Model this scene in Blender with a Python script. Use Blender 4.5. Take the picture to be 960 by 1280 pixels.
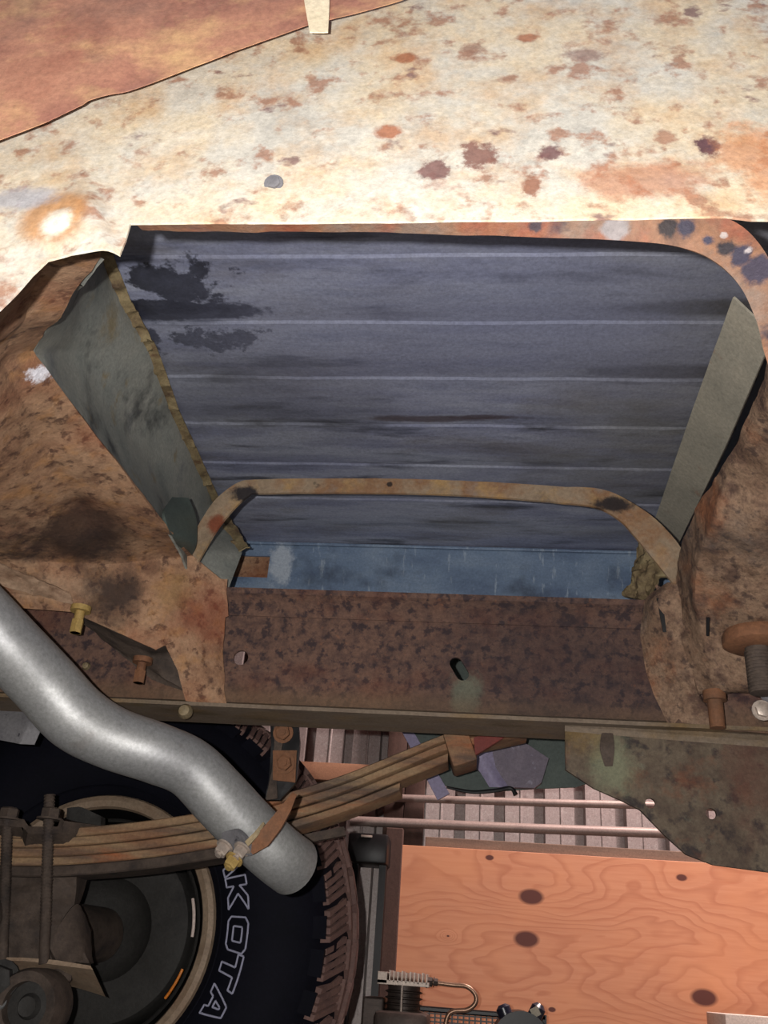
import bpy, bmesh, math, random
from mathutils import Vector, Matrix, noise
random.seed(7)
for o in list(bpy.data.objects): bpy.data.objects.remove(o)
sc = bpy.context.scene
COL = sc.collection
V = Vector
# ------------------------------------------------------------------ camera
F = 1150.0                                   # focal length in pixels of the 960 x 1280 frame
CAM = V((0, 0, 0.32))
yc = V((107, -594, -1150)).normalized()      # world +Y seen from the camera
xc = V((11027, -240, 1150)).normalized()     # world +X
xc = (xc - yc * xc.dot(yc)).normalized()
zc = xc.cross(yc)
R = Matrix((xc, yc, zc))                     # camera -> world
cam = bpy.data.cameras.new('camera')
cam.sensor_fit = 'VERTICAL'; cam.sensor_height = 32.0; cam.lens = F / 1280 * 32.0
cam.clip_start = 0.01
co = bpy.data.objects.new('camera', cam); COL.objects.link(co)
co.matrix_world = Matrix.Translation(CAM) @ R.to_4x4()
sc.camera = co

def ray(px, py): return R @ V((px - 480, 640 - py, -F))
def P(px, py, d):                            # point seen at a pixel, at distance d across the garage
    r = ray(px, py); return CAM + r * (d / r.y)
def Z(px, py, z):                            # same, at height z above the camera
    r = ray(px, py); return CAM + r * (z / r.z)

# ------------------------------------------------------------------ world, lights, exposure
sc.view_settings.view_transform = 'Standard'; sc.view_settings.look = 'None'
sc.view_settings.gamma = 1.0; sc.view_settings.exposure = 0.2
w = bpy.data.worlds.new('world'); sc.world = w; w.use_nodes = True
w.node_tree.nodes['Background'].inputs[0].default_value = (0.75, 0.75, 1.0, 1)
w.node_tree.nodes['Background'].inputs[1].default_value = 0.05

def light(name, kind, loc, power, color, size=0.1, target=None, sizey=None):
    l = bpy.data.lights.new(name, kind); l.energy = power; l.color = color
    if kind == 'AREA':
        l.size = size
        if sizey: l.shape = 'RECTANGLE'; l.size_y = sizey
    elif kind == 'POINT': l.shadow_soft_size = size
    o = bpy.data.objects.new(name, l); COL.objects.link(o); o.location = loc
    if target is not None:
        o.rotation_euler = (V(target) - V(loc)).to_track_quat('-Z', 'Y').to_euler()
    return o
light('phone_flash', 'POINT', CAM + R @ V((-0.034, 0.014, 0.004)), 50, (1.0, 0.97, 0.93), 0.004)
light('fill_light_low', 'AREA', (0.25, 0.2, 0.04), 1.6, (0.95, 0.95, 1.0), 0.5, (0.1, 1.1, 0.9))  # soft fill added from below; no lamp is known to stand there
light('garage_lamp', 'AREA', (0.9, 2.35, 2.35), 80, (1.0, 0.80, 0.76), 0.5, (0.3, 3.0, 0.5))
light('garage_lamp_low', 'AREA', (2.6, 1.6, 1.9), 28, (1.0, 0.80, 0.77), 0.5, (0.0, 2.4, 0.4))

# ------------------------------------------------------------------ materials
def lin(c):
    return tuple(((x / 255) / 12.92 if x / 255 <= .04045 else ((x / 255 + .055) / 1.055) ** 2.4) for x in c) + (1,)
class N:
    def __init__(s, name):
        s.m = bpy.data.materials.new(name); s.m.use_nodes = True
        s.t = s.m.node_tree; s.b = s.t.nodes['Principled BSDF']
        s.tc = s.t.nodes.new('ShaderNodeTexCoord').outputs['Object']
    def n(s, k, **kw):
        o = s.t.nodes.new(k)
        for a, b in kw.items(): setattr(o, a, b)
        return o
    def l(s, a, b): s.t.links.new(a, b)
    def mapping(s, scale=(1, 1, 1), rot=(0, 0, 0), loc=(0, 0, 0)):
        m = s.n('ShaderNodeMapping'); s.l(s.tc, m.inputs[0])
        m.inputs['Scale'].default_value = scale; m.inputs['Rotation'].default_value = rot; m.inputs['Location'].default_value = loc
        return m.outputs[0]
    def noise(s, scale, detail=6, rough=.6, vec=None, dist=0):
        t = s.n('ShaderNodeTexNoise'); s.l(vec or s.tc, t.inputs['Vector'])
        t.inputs['Scale'].default_value = scale; t.inputs['Detail'].default_value = detail
        t.inputs['Roughness'].default_value = rough; t.inputs['Distortion'].default_value = dist
        return t.outputs[0]
    def ramp(s, f, stops, interp='LINEAR'):
        r = s.n('ShaderNodeValToRGB'); s.l(f, r.inputs[0]); e = r.color_ramp.elements; r.color_ramp.interpolation = interp
        while len(e) < len(stops): e.new(0.5)
        for i, (p, c) in enumerate(stops):
            e[i].position = p; e[i].color = c if len(c) == 4 else lin(c)
        return r.outputs[0]
    def mix(s, f, a, b):
        m = s.n('ShaderNodeMix'); m.data_type = 'RGBA'
        if isinstance(f, (int, float)): m.inputs[0].default_value = f
        else: s.l(f, m.inputs[0])
        for i, x in ((6, a), (7, b)):
            if isinstance(x, tuple): m.inputs[i].default_value = x
            else: s.l(x, m.inputs[i])
        return m.outputs[2]
    def math(s, op, a, b=0.0, c=0.0):
        m = s.n('ShaderNodeMath', operation=op)
        for i, x in enumerate((a, b, c)):
            if isinstance(x, (int, float)): m.inputs[i].default_value = x
            else: s.l(x, m.inputs[i])
        return m.outputs[0]
    def blob(s, center, rad, soft=.35, wob=.5, nscale=None, squash=(1, 1, 1)):
        # mask of a stain or painted haze of its own shape round a point of the object
        sub = s.n('ShaderNodeVectorMath', operation='SUBTRACT'); s.l(s.tc, sub.inputs[0]); sub.inputs[1].default_value = center
        mul = s.n('ShaderNodeVectorMath', operation='MULTIPLY'); s.l(sub.outputs[0], mul.inputs[0]); mul.inputs[1].default_value = squash
        ln = s.n('ShaderNodeVectorMath', operation='LENGTH'); s.l(mul.outputs[0], ln.inputs[0])
        nz = s.noise(nscale or .8 / rad, 6, .7)
        d = s.math('DIVIDE', ln.outputs['Value'], rad)
        d = s.math('ADD', d, s.math('MULTIPLY', s.math('SUBTRACT', nz, .5), wob * 2))
        mr = s.n('ShaderNodeMapRange'); mr.interpolation_type = 'SMOOTHSTEP'; s.l(d, mr.inputs[0])
        mr.inputs[1].default_value = 1 - soft; mr.inputs[2].default_value = 1 + soft; mr.inputs[3].default_value = 1; mr.inputs[4].default_value = 0
        return mr.outputs[0]
def MAT(name, cols, scale=12, rough=.75, metal=0, spots=(), blobs=(), bump=.3, bscale=90, stretch=(1, 1, 1), rot=(0, 0, 0), detail=8, spec=.3, coat=0, lo=.3, hi=.7, grain=.35, fine=220):
    """cols: ramp of base colours; spots: (colour, scale, threshold, softness, stretch, opacity); blobs: (centre, radius, colour, soft, wobble, squash, opacity)"""
    s = N(name); vec = s.mapping(stretch, rot)
    f = s.noise(scale, detail, .65, vec)
    k = len(cols)
    c = s.ramp(f, [(lo + (hi - lo) * i / max(1, k - 1), lin(x)) for i, x in enumerate(cols)]) if k > 1 else None
    if c is None:
        c = s.mix(0.0, lin(cols[0]), lin(cols[0]))
    for j, sp in enumerate(spots):
        colr, sca, th, so = sp[:4]; st = sp[4] if len(sp) > 4 else (1, 1, 1); op = sp[5] if len(sp) > 5 else 1
        v2 = s.mapping(st, rot, (3.1 * j + 1.7, 1.3 * j, 2.9 * j))
        f2 = s.noise(sca, 5, .6, v2)
        mk = s.ramp(f2, [(max(0, th - so), (0, 0, 0, 1)), (min(1, th + so), (op, op, op, 1))])
        c = s.mix(mk, c, lin(colr))
    for bl in blobs:
        ce, ra, colr = bl[:3]; so = bl[3] if len(bl) > 3 else .3; wo = bl[4] if len(bl) > 4 else .4
        sq = bl[5] if len(bl) > 5 else (1, 1, 1); op = bl[6] if len(bl) > 6 else 1
        mk = s.math('MULTIPLY', s.blob(ce, ra, so, wo * 1.6, None, sq), op)
        c = s.mix(mk, c, lin(colr))
    gr = s.ramp(s.noise(fine, 4, .75), [(.3, (1 - grain, 1 - grain, 1 - grain, 1)), (.7, (1, 1, 1, 1))])
    mg = s.n('ShaderNodeMix'); mg.data_type = 'RGBA'; mg.blend_type = 'MULTIPLY'; mg.inputs[0].default_value = 1; s.l(c, mg.inputs[6]); s.l(gr, mg.inputs[7]); c = mg.outputs[2]
    s.l(c, s.b.inputs['Base Color'])
    s.b.inputs['Roughness'].default_value = rough; s.b.inputs['Metallic'].default_value = metal
    s.b.inputs['Specular IOR Level'].default_value = spec
    if coat: s.b.inputs['Coat Weight'].default_value = coat
    if bump:
        b = s.n('ShaderNodeBump'); b.inputs['Strength'].default_value = bump; b.inputs['Distance'].default_value = .002
        s.l(s.noise(bscale, 6, .7), b.inputs['Height']); s.l(b.outputs[0], s.b.inputs['Normal'])
    return s.m

def PN(px, py, off=0): return P(px, py, max(.36, .40 + .03 * (277 - py) / 277) + off)
BASE = V((0, 1.2, 0))                        # the truck's own origin, on the floor under it
def L(p): return tuple(p - BASE)             # world point -> truck coordinates, for stains and painted haze

M = {}
M['cream'] = MAT('cream_paint_over_rust', [(158, 154, 146), (184, 178, 166), (192, 176, 150), (172, 168, 158)], 9, .55, 0,
    spots=[((178, 140, 96), 26, .57, .1, (1, 1, 1), .55), ((140, 98, 76), 46, .59, .05, (1, 1, 1), .8), ((112, 84, 80), 22, .66, .03, (1, 1, 1.3), .85), ((200, 198, 190), 14, .64, .08, (1, 1, 1), .5)],
    blobs=[(L(PN(70, 275)), .021, (176, 128, 82), .3, .22, (.95, .3, .85), .85), (L(PN(74, 284)), .010, (214, 206, 190), .35, .3, (.95, .3, .85), 1), (L(PN(20, 250)), .012, (150, 150, 156), .5, .6, (.5, 1, 1), .8), (L(PN(485, 165)), .009, (150, 92, 62), .3, .5, (1, 1, 1.3), .9), (L(PN(505, 73)), .008, (140, 86, 56), .3, .5, (1, 1, 1.4), .9),
           (L(PN(888, 185)), .010, (88, 60, 62), .3, .9, (1.3, 1, 1), 1), (L(PN(600, 195)), .012, (112, 74, 64), .3, 1.1, (1, 1, 1), .9),
           (L(PN(665, 230)), .010, (128, 84, 64), .3, .9, (1.7, 1, .8), .9), (L(PN(540, 212)), .009, (104, 70, 66), .3, .9, (1, 1, 1), .9),
           (L(PN(690, 192)), .007, (98, 66, 66), .3, .8, (1, 1, 1), .9), (L(PN(805, 225)), .028, (158, 104, 76), .4, .9, (.8, 1, 1.6), .7),
           (L(PN(950, 200)), .024, (178, 120, 80), .4, .9, (1.2, 1, .6), .7), (L(PN(660, 47)), .007, (150, 98, 70), .3, .5, (1, 1, 1.5), .9),
           (L(PN(730, 70)), .011, (128, 102, 92), .4, .9, (.8, 1, 1.5), .8), (L(PN(588, 60)), .008, (130, 96, 78), .4, .8, (1, 1, 1.2), .8)],
    bump=.35, bscale=70)
M['red_oxide'] = MAT('red_oxide_primer', [(152, 100, 80), (172, 122, 98), (146, 98, 82), (174, 132, 108)], 9, .65, 0,
    spots=[((206, 168, 118), 16, .6, .1, (1, 1, 1.2), .7), ((128, 96, 84), 14, .62, .08, (1, 1, 1), .6)], bump=.25)
M['tape'] = MAT('pale_tape', [(205, 190, 160), (220, 205, 178)], 30, .7, bump=.1)
M['lip'] = MAT('rust_lip', [(80, 56, 44), (108, 76, 56), (98, 82, 72), (116, 84, 62)], 16, .7, 0,
    blobs=[(L(P(x, y, .406)), rr_, cc_, .3, .5, (1, 1, 1), .95) for x, y, rr_, cc_ in ((835, 284, .0055, (22, 18, 22)), (858, 286, .0055, (28, 28, 44)), (886, 298, .0035, (36, 38, 56)), (908, 308, .005, (20, 20, 28)), (926, 318, .006, (34, 34, 50)), (945, 338, .009, (40, 38, 52)), (905, 294, .002, (130, 120, 116)), (936, 314, .0022, (130, 122, 122)), (670, 282, .004, (46, 40, 46)), (770, 284, .008, (110, 104, 104)))],
    spots=[((36, 34, 44), 16, .66, .03, (1, 1, 1), .95), ((170, 160, 150), 26, .68, .03, (1, 1, 1), .8), ((110, 48, 30), 12, .6, .06, (1, 1, 1), .7)], bump=.6)
M['bed'] = MAT('blue_grey_bed_underside', [(88, 92, 112), (124, 128, 150), (148, 152, 168), (112, 118, 138)], 8, .45, .12,
    spots=[((28, 30, 40), 10, .62, .06, (.5, 2.6, 1), .75), ((140, 142, 158), 26, .66, .08, (.35, 3, 1), .5), ((96, 88, 74), 7, .62, .1, (.6, 1.6, 1), .6)],
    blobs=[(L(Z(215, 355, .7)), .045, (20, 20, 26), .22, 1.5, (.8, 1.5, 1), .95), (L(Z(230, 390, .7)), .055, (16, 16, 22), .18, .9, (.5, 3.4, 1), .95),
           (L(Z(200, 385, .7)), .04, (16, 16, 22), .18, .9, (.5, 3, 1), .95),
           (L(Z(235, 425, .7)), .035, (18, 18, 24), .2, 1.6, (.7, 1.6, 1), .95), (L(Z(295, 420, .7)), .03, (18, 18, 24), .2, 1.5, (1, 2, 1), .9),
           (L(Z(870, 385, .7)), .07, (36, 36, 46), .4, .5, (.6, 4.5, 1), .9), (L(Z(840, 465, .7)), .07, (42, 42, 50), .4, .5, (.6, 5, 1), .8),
           (L(Z(535, 524, .7)), .045, (70, 54, 54), .4, .6, (.6, 5, 1), .8), (L(Z(610, 522, .7)), .03, (70, 54, 54), .4, .6, (.6, 5, 1), .8),
           (L(Z(860, 480, .7)), .16, (92, 88, 76), .7, .6, (1, .5, 1), .55), (L(Z(320, 500, .7)), .12, (84, 84, 84), .7, .7, (.7, 1, 1), .5),
           (L(Z(560, 420, .7)), .17, (112, 116, 140), .8, .6, (.6, 1.2, 1), .6), (L(Z(680, 400, .7)), .12, (118, 122, 144), .8, .6, (.8, 1.2, 1), .5)],  # hazy flash reflection at the bed's centre, painted as pale patches
    stretch=(.35, 2.2, 1), bump=.45, bscale=60, spec=.5)
M['sill'] = MAT('blue_sill', [(82, 98, 124), (104, 122, 146), (122, 138, 158)], 14, .45, .1,
    spots=[((160, 172, 184), 46, .64, .04, (2.4, 1, .5), .55), ((30, 32, 44), 12, .62, .08, (1, 1, 1), .6)],
    blobs=[(L(P(350, 706, 1.5)), .03, (176, 184, 194), .4, 1.1, (1.5, 1, .7), .8)], stretch=(.7, 1, 1.4), bump=.25, spec=.5)
M['rust_brown'] = MAT('rusty_brown_steel', [(108, 80, 62), (138, 104, 80), (154, 122, 96), (128, 94, 72)], 11, .85, 0,
    spots=[((78, 50, 38), 28, .58, .06, (1, 1, 1), .55), ((60, 38, 32), 75, .59, .05, (1, 1, 1), .75), ((156, 112, 70), 34, .6, .08, (1, 1, 1), .6), ((124, 68, 44), 9, .6, .1, (1, 1, 1), .6)],
    blobs=[(L(P(30, 640, .98)), .055, (46, 34, 32), .3, .5, (1, .8, 1.0), .95), (L(P(100, 665, 1.0)), .055, (50, 34, 28), .35, .5, (1, .9, 1), .9), (L(P(130, 730, 1.05)), .05, (42, 32, 30), .35, .5, (1.1, .8, .9), .9),
           (L(P(20, 610, .95)), .04, (40, 30, 30), .3, .5, (1, .9, 1), .9),
           (L(P(60, 735, 1.08)), .03, (160, 132, 108), .5, .8, (.6, 1, 2), .6), (L(P(20, 458, .7)), .018, (214, 212, 220), .25, 1.0, (.6, 1, 1.4), .95),
           (L(P(215, 740, 1.14)), .025, (134, 104, 66), .6, .7, (1, 1, .8), .7), (L(P(265, 770, 1.16)), .04, (120, 60, 40), .6, .7, (1, 1, 1), .6)],
    bump=.8, bscale=130)
M['rust_right'] = MAT('rusty_tan_steel', [(84, 62, 50), (118, 92, 74), (136, 110, 90), (102, 76, 60)], 18, .85, 0,
    spots=[((66, 46, 42), 34, .57, .06, (1, 1, 1), .7), ((56, 42, 40), 80, .6, .05, (1, 1, 1), .7), ((140, 86, 54), 12, .6, .08, (1, 1, 1), .7), ((98, 92, 88), 9, .62, .08, (1, 1, 1), .6)],
    blobs=[(L(P(905, 690, 1.0)), .018, (50, 40, 42), .5, .5, (1, 1, 1), .9), (L(P(878, 742, 1.06)), .016, (52, 42, 44), .5, .5, (1, 1, 1), .9),
           (L(P(940, 620, .95)), .022, (46, 36, 38), .4, .7, (1, 1, 1), .9), (L(P(955, 540, .85)), .012, (170, 108, 60), .4, .7, (1, 1, .7), .8),
           (L(P(940, 770, 1.1)), .03, (146, 94, 56), .6, .6, (1, 1, 1), .7)],
    bump=1.0, bscale=150, grain=.5)
M['rail'] = MAT('dark_mottled_rust', [(54, 42, 42), (84, 63, 56), (104, 78, 66), (70, 53, 50)], 46, .85, 0,
    spots=[((40, 32, 38), 75, .56, .05, (1, 1, 1), .8), ((122, 82, 62), 90, .66, .04, (1, 1, 1), .6), ((94, 50, 34), 12, .6, .1, (.6, 1, 1), .6)],
    blobs=[(L(P(582, 868, 1.2)), .025, (112, 114, 96), .4, .7, (1.3, 1, .8), .85), (L(P(420, 890, 1.2)), .25, (104, 82, 62), .5, .4, (.3, 1, 9), .6),
           (L(P(700, 835, 1.2)), .12, (40, 34, 40), .7, .9, (.7, 1, 1.2), .5)], bump=.9, bscale=150)
M['rail_lip'] = MAT('pale_dirty_edge', [(92, 78, 68), (112, 98, 84), (86, 70, 48)], 16, .8, 0, spots=[((120, 94, 56), 24, .6, .1, (.5, 1, 1), .6)], stretch=(.4, 1, 1), bump=.5)
M['olive'] = MAT('olive_stained_steel', [(58, 47, 42), (80, 67, 56), (96, 84, 70), (64, 53, 48)], 24, .8, 0,
    spots=[((36, 30, 34), 40, .58, .05, (1, 1, 1), .8), ((104, 60, 40), 16, .64, .06, (1, 1, 1), .6), ((112, 112, 96), 30, .68, .05, (1, 1, 1), .5)],
    blobs=[(L(P(765, 960, 1.21)), .03, (112, 114, 92), .6, .9, (1, 1, .8), .8), (L(P(725, 915, 1.21)), .03, (120, 96, 54), .6, .9, (1, 1, 1), .6),
           (L(P(930, 980, 1.21)), .04, (88, 56, 46), .6, .9, (1.6, 1, .7), .6)], bump=.6, bscale=120)
M['flake'] = MAT('flaking_edge_paint', [(104, 78, 60), (132, 106, 86), (150, 126, 104)], 30, .8, 0, stretch=(1, 1, 3), bump=1)
M['grey_web'] = MAT('grey_green_painted_web', [(104, 108, 104), (128, 130, 124), (140, 140, 132), (112, 114, 114)], 9, .6, 0,
    spots=[((46, 48, 50), 9, .62, .05, (1, 1, 1), .8), ((128, 106, 60), 22, .66, .05, (1, 1, 1), .6)],
    blobs=[(L(P(170, 420, .82)), .03, (122, 102, 58), .5, 1.2, (1, 1, 1), .6)], bump=.3)
M['beige'] = MAT('beige_brace', [(140, 136, 124), (158, 152, 138), (168, 160, 144)], 10, .65, .1, spots=[((78, 74, 66), 16, .68, .04, (1, 1, 1), .7), ((132, 96, 76), 20, .68, .06)], bump=.2)
M['yellow_rust'] = MAT('yellow_lumpy_rust', [(70, 54, 42), (112, 96, 70), (130, 116, 86), (92, 66, 48)], 26, .8, 0, bump=1.0, bscale=70)
M['steel_pipe'] = MAT('aluminised_steel', [(140, 140, 142), (156, 156, 156), (164, 164, 162)], 7, .5, .6,
    spots=[((112, 96, 88), 12, .7, .08, (1, 1, 1), .6)],
    blobs=[(L(P(65, 845, .97)), .006, (50, 46, 46), .3, 1.0, (1, 1, 1), .8), (L(P(180, 918, 1.04)), .010, (58, 48, 40), .25, 1.6, (.8, 1, 2.0), .8), (L(P(150, 905, 1.04)), .008, (70, 58, 46), .25, 1.4, (.8, 1, 1.6), .7)], bump=.12, bscale=40)
M['rust_orange'] = MAT('orange_rust', [(92, 60, 42), (116, 78, 54), (96, 68, 50)], 22, .8, 0, bump=.6)
M['spring'] = MAT('leaf_spring_rust', [(88, 66, 52), (124, 90, 66), (140, 114, 86), (104, 80, 66)], 9, .75, 0,
    spots=[((64, 58, 56), 12, .58, .08, (.4, 1, 3), .7), ((164, 84, 40), 10, .62, .06, (.5, 1, 2), .6)], stretch=(.5, 1, 3), bump=.6)
M['axle'] = MAT('greasy_brown_axle', [(38, 33, 32), (60, 50, 44), (78, 66, 58), (50, 43, 42)], 16, .8, 0, bump=.8)
M['bolt'] = MAT('dull_zinc_bolt', [(120, 108, 88), (146, 128, 96)], 60, .6, .4, bump=.3)
M['bolt_yellow'] = MAT('yellow_zinc_bolt', [(150, 128, 76), (170, 140, 84)], 60, .6, .2, bump=.3)
M['black_rubber'] = MAT('black_rubber', [(11, 12, 20), (16, 16, 26)], 14, .75, 0, bump=.15, spec=.1)
M['tread'] = MAT('pink_lit_tread', [(96, 74, 70), (120, 92, 84)], 30, .8, 0, bump=.4)  # pinkish lamp light on the rubber is put into this colour
M['letter'] = MAT('raised_pale_letters', [(150, 150, 172), (165, 165, 185)], 40, .7)
M['rim'] = MAT('dusty_painted_rim', [(120, 100, 82), (150, 130, 110), (136, 112, 92)], 16, .5, .1, bump=.2)
M['rim_in'] = MAT('dark_rim_barrel', [(18, 17, 18), (30, 28, 28)], 16, .45, .3, bump=.2)
M['drum'] = MAT('brake_drum_cast', [(34, 32, 32), (52, 50, 48), (44, 42, 40)], 14, .7, .2, bump=.5)
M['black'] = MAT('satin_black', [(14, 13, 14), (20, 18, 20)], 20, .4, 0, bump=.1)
M['shield'] = MAT('grey_spotted_shield', [(96, 94, 98), (114, 112, 114)], 16, .6, .2, spots=[((56, 54, 60), 70, .68, .03)], bump=.2)
M['liner'] = MAT('dark_green_panel', [(62, 70, 68), (78, 86, 80)], 10, .6, .1, bump=.2)
M['lavender'] = MAT('lavender_brace', [(122, 114, 140), (138, 130, 152)], 14, .6, .1, bump=.1)
M['plum'] = MAT('plum_grey_plate', [(92, 84, 96), (112, 102, 112)], 24, .6, .1, spots=[((128, 122, 136), 60, .64, .04)], bump=.3)
M['red'] = MAT('dull_red_paint', [(96, 36, 30), (112, 44, 36)], 20, .6)
M['galv'] = MAT('galvanised_wall_sheet', [(146, 134, 132), (172, 160, 156), (156, 144, 142)], 60, .42, .35, spots=[((190, 182, 178), 110, .6, .05, (1, 1, 1), .6)], bump=.3, bscale=160, spec=.5)
M['timber'] = MAT('rough_pine', [(128, 92, 70), (150, 110, 84)], 6, .8, stretch=(1, 1, 8), bump=.3)
M['timber_dark'] = MAT('dark_stud', [(70, 52, 46), (88, 66, 58)], 6, .8, stretch=(6, 1, 1), bump=.3)
M['timber_grey'] = MAT('weathered_board', [(112, 92, 80), (134, 112, 96)], 8, .8, stretch=(1, 1, 8), bump=.3)
M['rod'] = MAT('dusty_conduit', [(140, 124, 118), (156, 140, 132)], 20, .5, .2, bump=.1)
M['concrete'] = MAT('concrete_floor', [(88, 84, 80), (110, 106, 100)], 6, .85, bump=.3)
M['plaster'] = MAT('garage_lining', [(110, 104, 98), (124, 118, 110)], 4, .85, bump=.1)
M['cast_alu'] = MAT('cast_aluminium', [(160, 146, 136), (182, 168, 156)], 30, .45, .4, bump=.2)
M['cast_iron'] = MAT('cast_iron', [(60, 52, 48), (84, 72, 66)], 30, .5, .4, bump=.2)
M['copper'] = MAT('tarnished_tube', [(138, 108, 90), (160, 128, 106)], 30, .35, .6, bump=.1)
M['navy'] = MAT('navy_enamel', [(22, 24, 40), (32, 34, 52)], 20, .3, 0, bump=.05, spec=.6)
M['sticker'] = MAT('pale_sticker', [(170, 160, 140), (186, 176, 156)], 60, .5)
M['white'] = MAT('white_card', [(206, 192, 180), (220, 206, 194)], 20, .7)
M['glint_amber'] = MAT('amber_rim_glint', [(200, 110, 30), (220, 130, 40)], 20, .3)
M['glint_pale'] = MAT('pale_rim_glint', [(190, 170, 160), (205, 186, 176)], 20, .4)

# plywood: growth rings bent round its knots
def plywood(knots, origin):
    s = N('knotty_plywood')
    sep = s.n('ShaderNodeSeparateXYZ'); s.l(s.tc, sep.inputs[0]); X, Zc = sep.outputs[0], sep.outputs[2]
    nz = s.noise(3.2, 3, .5, s.mapping((.55, 1, 1.6)), .4)
    val = s.math('ADD', s.math('MULTIPLY', Zc, 20), s.math('MULTIPLY', nz, 10))
    kmask = None
    for (kx, kz, r, amp) in knots:
        dx = s.math('MULTIPLY', s.math('SUBTRACT', X, kx), .6); dz = s.math('SUBTRACT', Zc, kz)
        d2 = s.math('ADD', s.math('MULTIPLY', dx, dx), s.math('MULTIPLY', dz, dz))
        g = s.math('EXPONENT', s.math('MULTIPLY', d2, -1 / (r * 3.2) ** 2))
        val = s.math('ADD', val, s.math('MULTIPLY', g, amp))
        q = s.math('DIVIDE', s.math('SQRT', d2), r * .62)
        mr = s.n('ShaderNodeMapRange'); s.l(q, mr.inputs[0]); mr.inputs[1].default_value = .8; mr.inputs[2].default_value = 1.15; mr.inputs[3].default_value = 1; mr.inputs[4].default_value = 0
        kmask = mr.outputs[0] if kmask is None else s.math('MAXIMUM', kmask, mr.outputs[0])
    ring = s.math('FRACT', val)
    c = s.ramp(ring, [(0, (194, 136, 102)), (.55, (195, 136, 101)), (.9, (178, 118, 86)), (1, (192, 132, 98))])
    fine = s.noise(60, 4, .6, s.mapping((.12, 1, 2)))
    c = s.mix(s.ramp(fine, [(.4, (0, 0, 0, 1)), (.7, (.35, .35, .35, 1))]), c, lin((168, 98, 66)))
    lg = s.noise(5, 3, .5); c = s.mix(s.ramp(lg, [(.45, (0, 0, 0, 1)), (.75, (.5, .5, .5, 1))]), c, lin((206, 142, 98)))
    c = s.mix(kmask, c, lin((84, 40, 30)))
    s.l(c, s.b.inputs['Base Color']); s.b.inputs['Roughness'].default_value = .6
    b = s.n('ShaderNodeBump'); b.inputs['Strength'].default_value = .15; s.l(ring, b.inputs['Height']); b.inputs['Distance'].default_value = .001; s.l(b.outputs[0], s.b.inputs['Normal'])
    return s.m

# ------------------------------------------------------------------ geometry helpers
def smooth_mesh(me, ang=35):
    for p in me.polygons: p.use_smooth = True
    try: me.set_sharp_from_angle(angle=math.radians(ang))
    except Exception: pass
def obj(name, bm, m, parent=None, origin=None, smooth=True, label=None, ang=35):
    """link a bmesh given in world coordinates as one object; parts keep their thing's origin"""
    org = V(origin) if origin is not None else (parent.matrix_org if False else ORG.get(parent, V((0, 0, 0))))
    for v in bm.verts: v.co -= org
    bmesh.ops.recalc_face_normals(bm, faces=bm.faces)
    me = bpy.data.meshes.new(name); bm.to_mesh(me); bm.free()
    for mm in (m if isinstance(m, (list, tuple)) else [m]): me.materials.append(mm)
    if smooth: smooth_mesh(me, ang)
    o = bpy.data.objects.new(name, me); COL.objects.link(o)
    if parent is not None:
        o.parent = parent; o.location = org - ORG.get(parent, V((0, 0, 0)))
    else: o.location = org
    ORG[o] = org
    if label: o['label'] = label
    return o
ORG = {}
def thing(name, label, cat, loc, group=None):
    o = bpy.data.objects.new(name, None); COL.objects.link(o); o.location = loc; o.empty_display_size = .05
    o['label'] = label; o['category'] = cat
    if group: o['group'] = group
    ORG[o] = V(loc); return o
def tag(o, label, cat, group=None):
    o['label'] = label; o['category'] = cat
    if group: o['group'] = group
    return o
def catmull(pts, n):
    """n points along a smooth curve through pts (vectors)"""
    out = []; m = len(pts)
    for i in range(n):
        t = i / (n - 1) * (m - 1); k = min(int(t), m - 2); u = t - k
        p0 = pts[max(k - 1, 0)]; p1 = pts[k]; p2 = pts[k + 1]; p3 = pts[min(k + 2, m - 1)]
        out.append(.5 * ((2 * p1) + (p2 - p0) * u + (2 * p0 - 5 * p1 + 4 * p2 - p3) * u * u + (3 * p1 - p0 - 3 * p2 + p3) * u ** 3))
    return out
def linear(pts, n):
    m = len(pts); out = []
    for i in range(n):
        t = i / (n - 1) * (m - 1); k = min(int(t), m - 2); out.append(pts[k].lerp(pts[k + 1], t - k))
    return out
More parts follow.
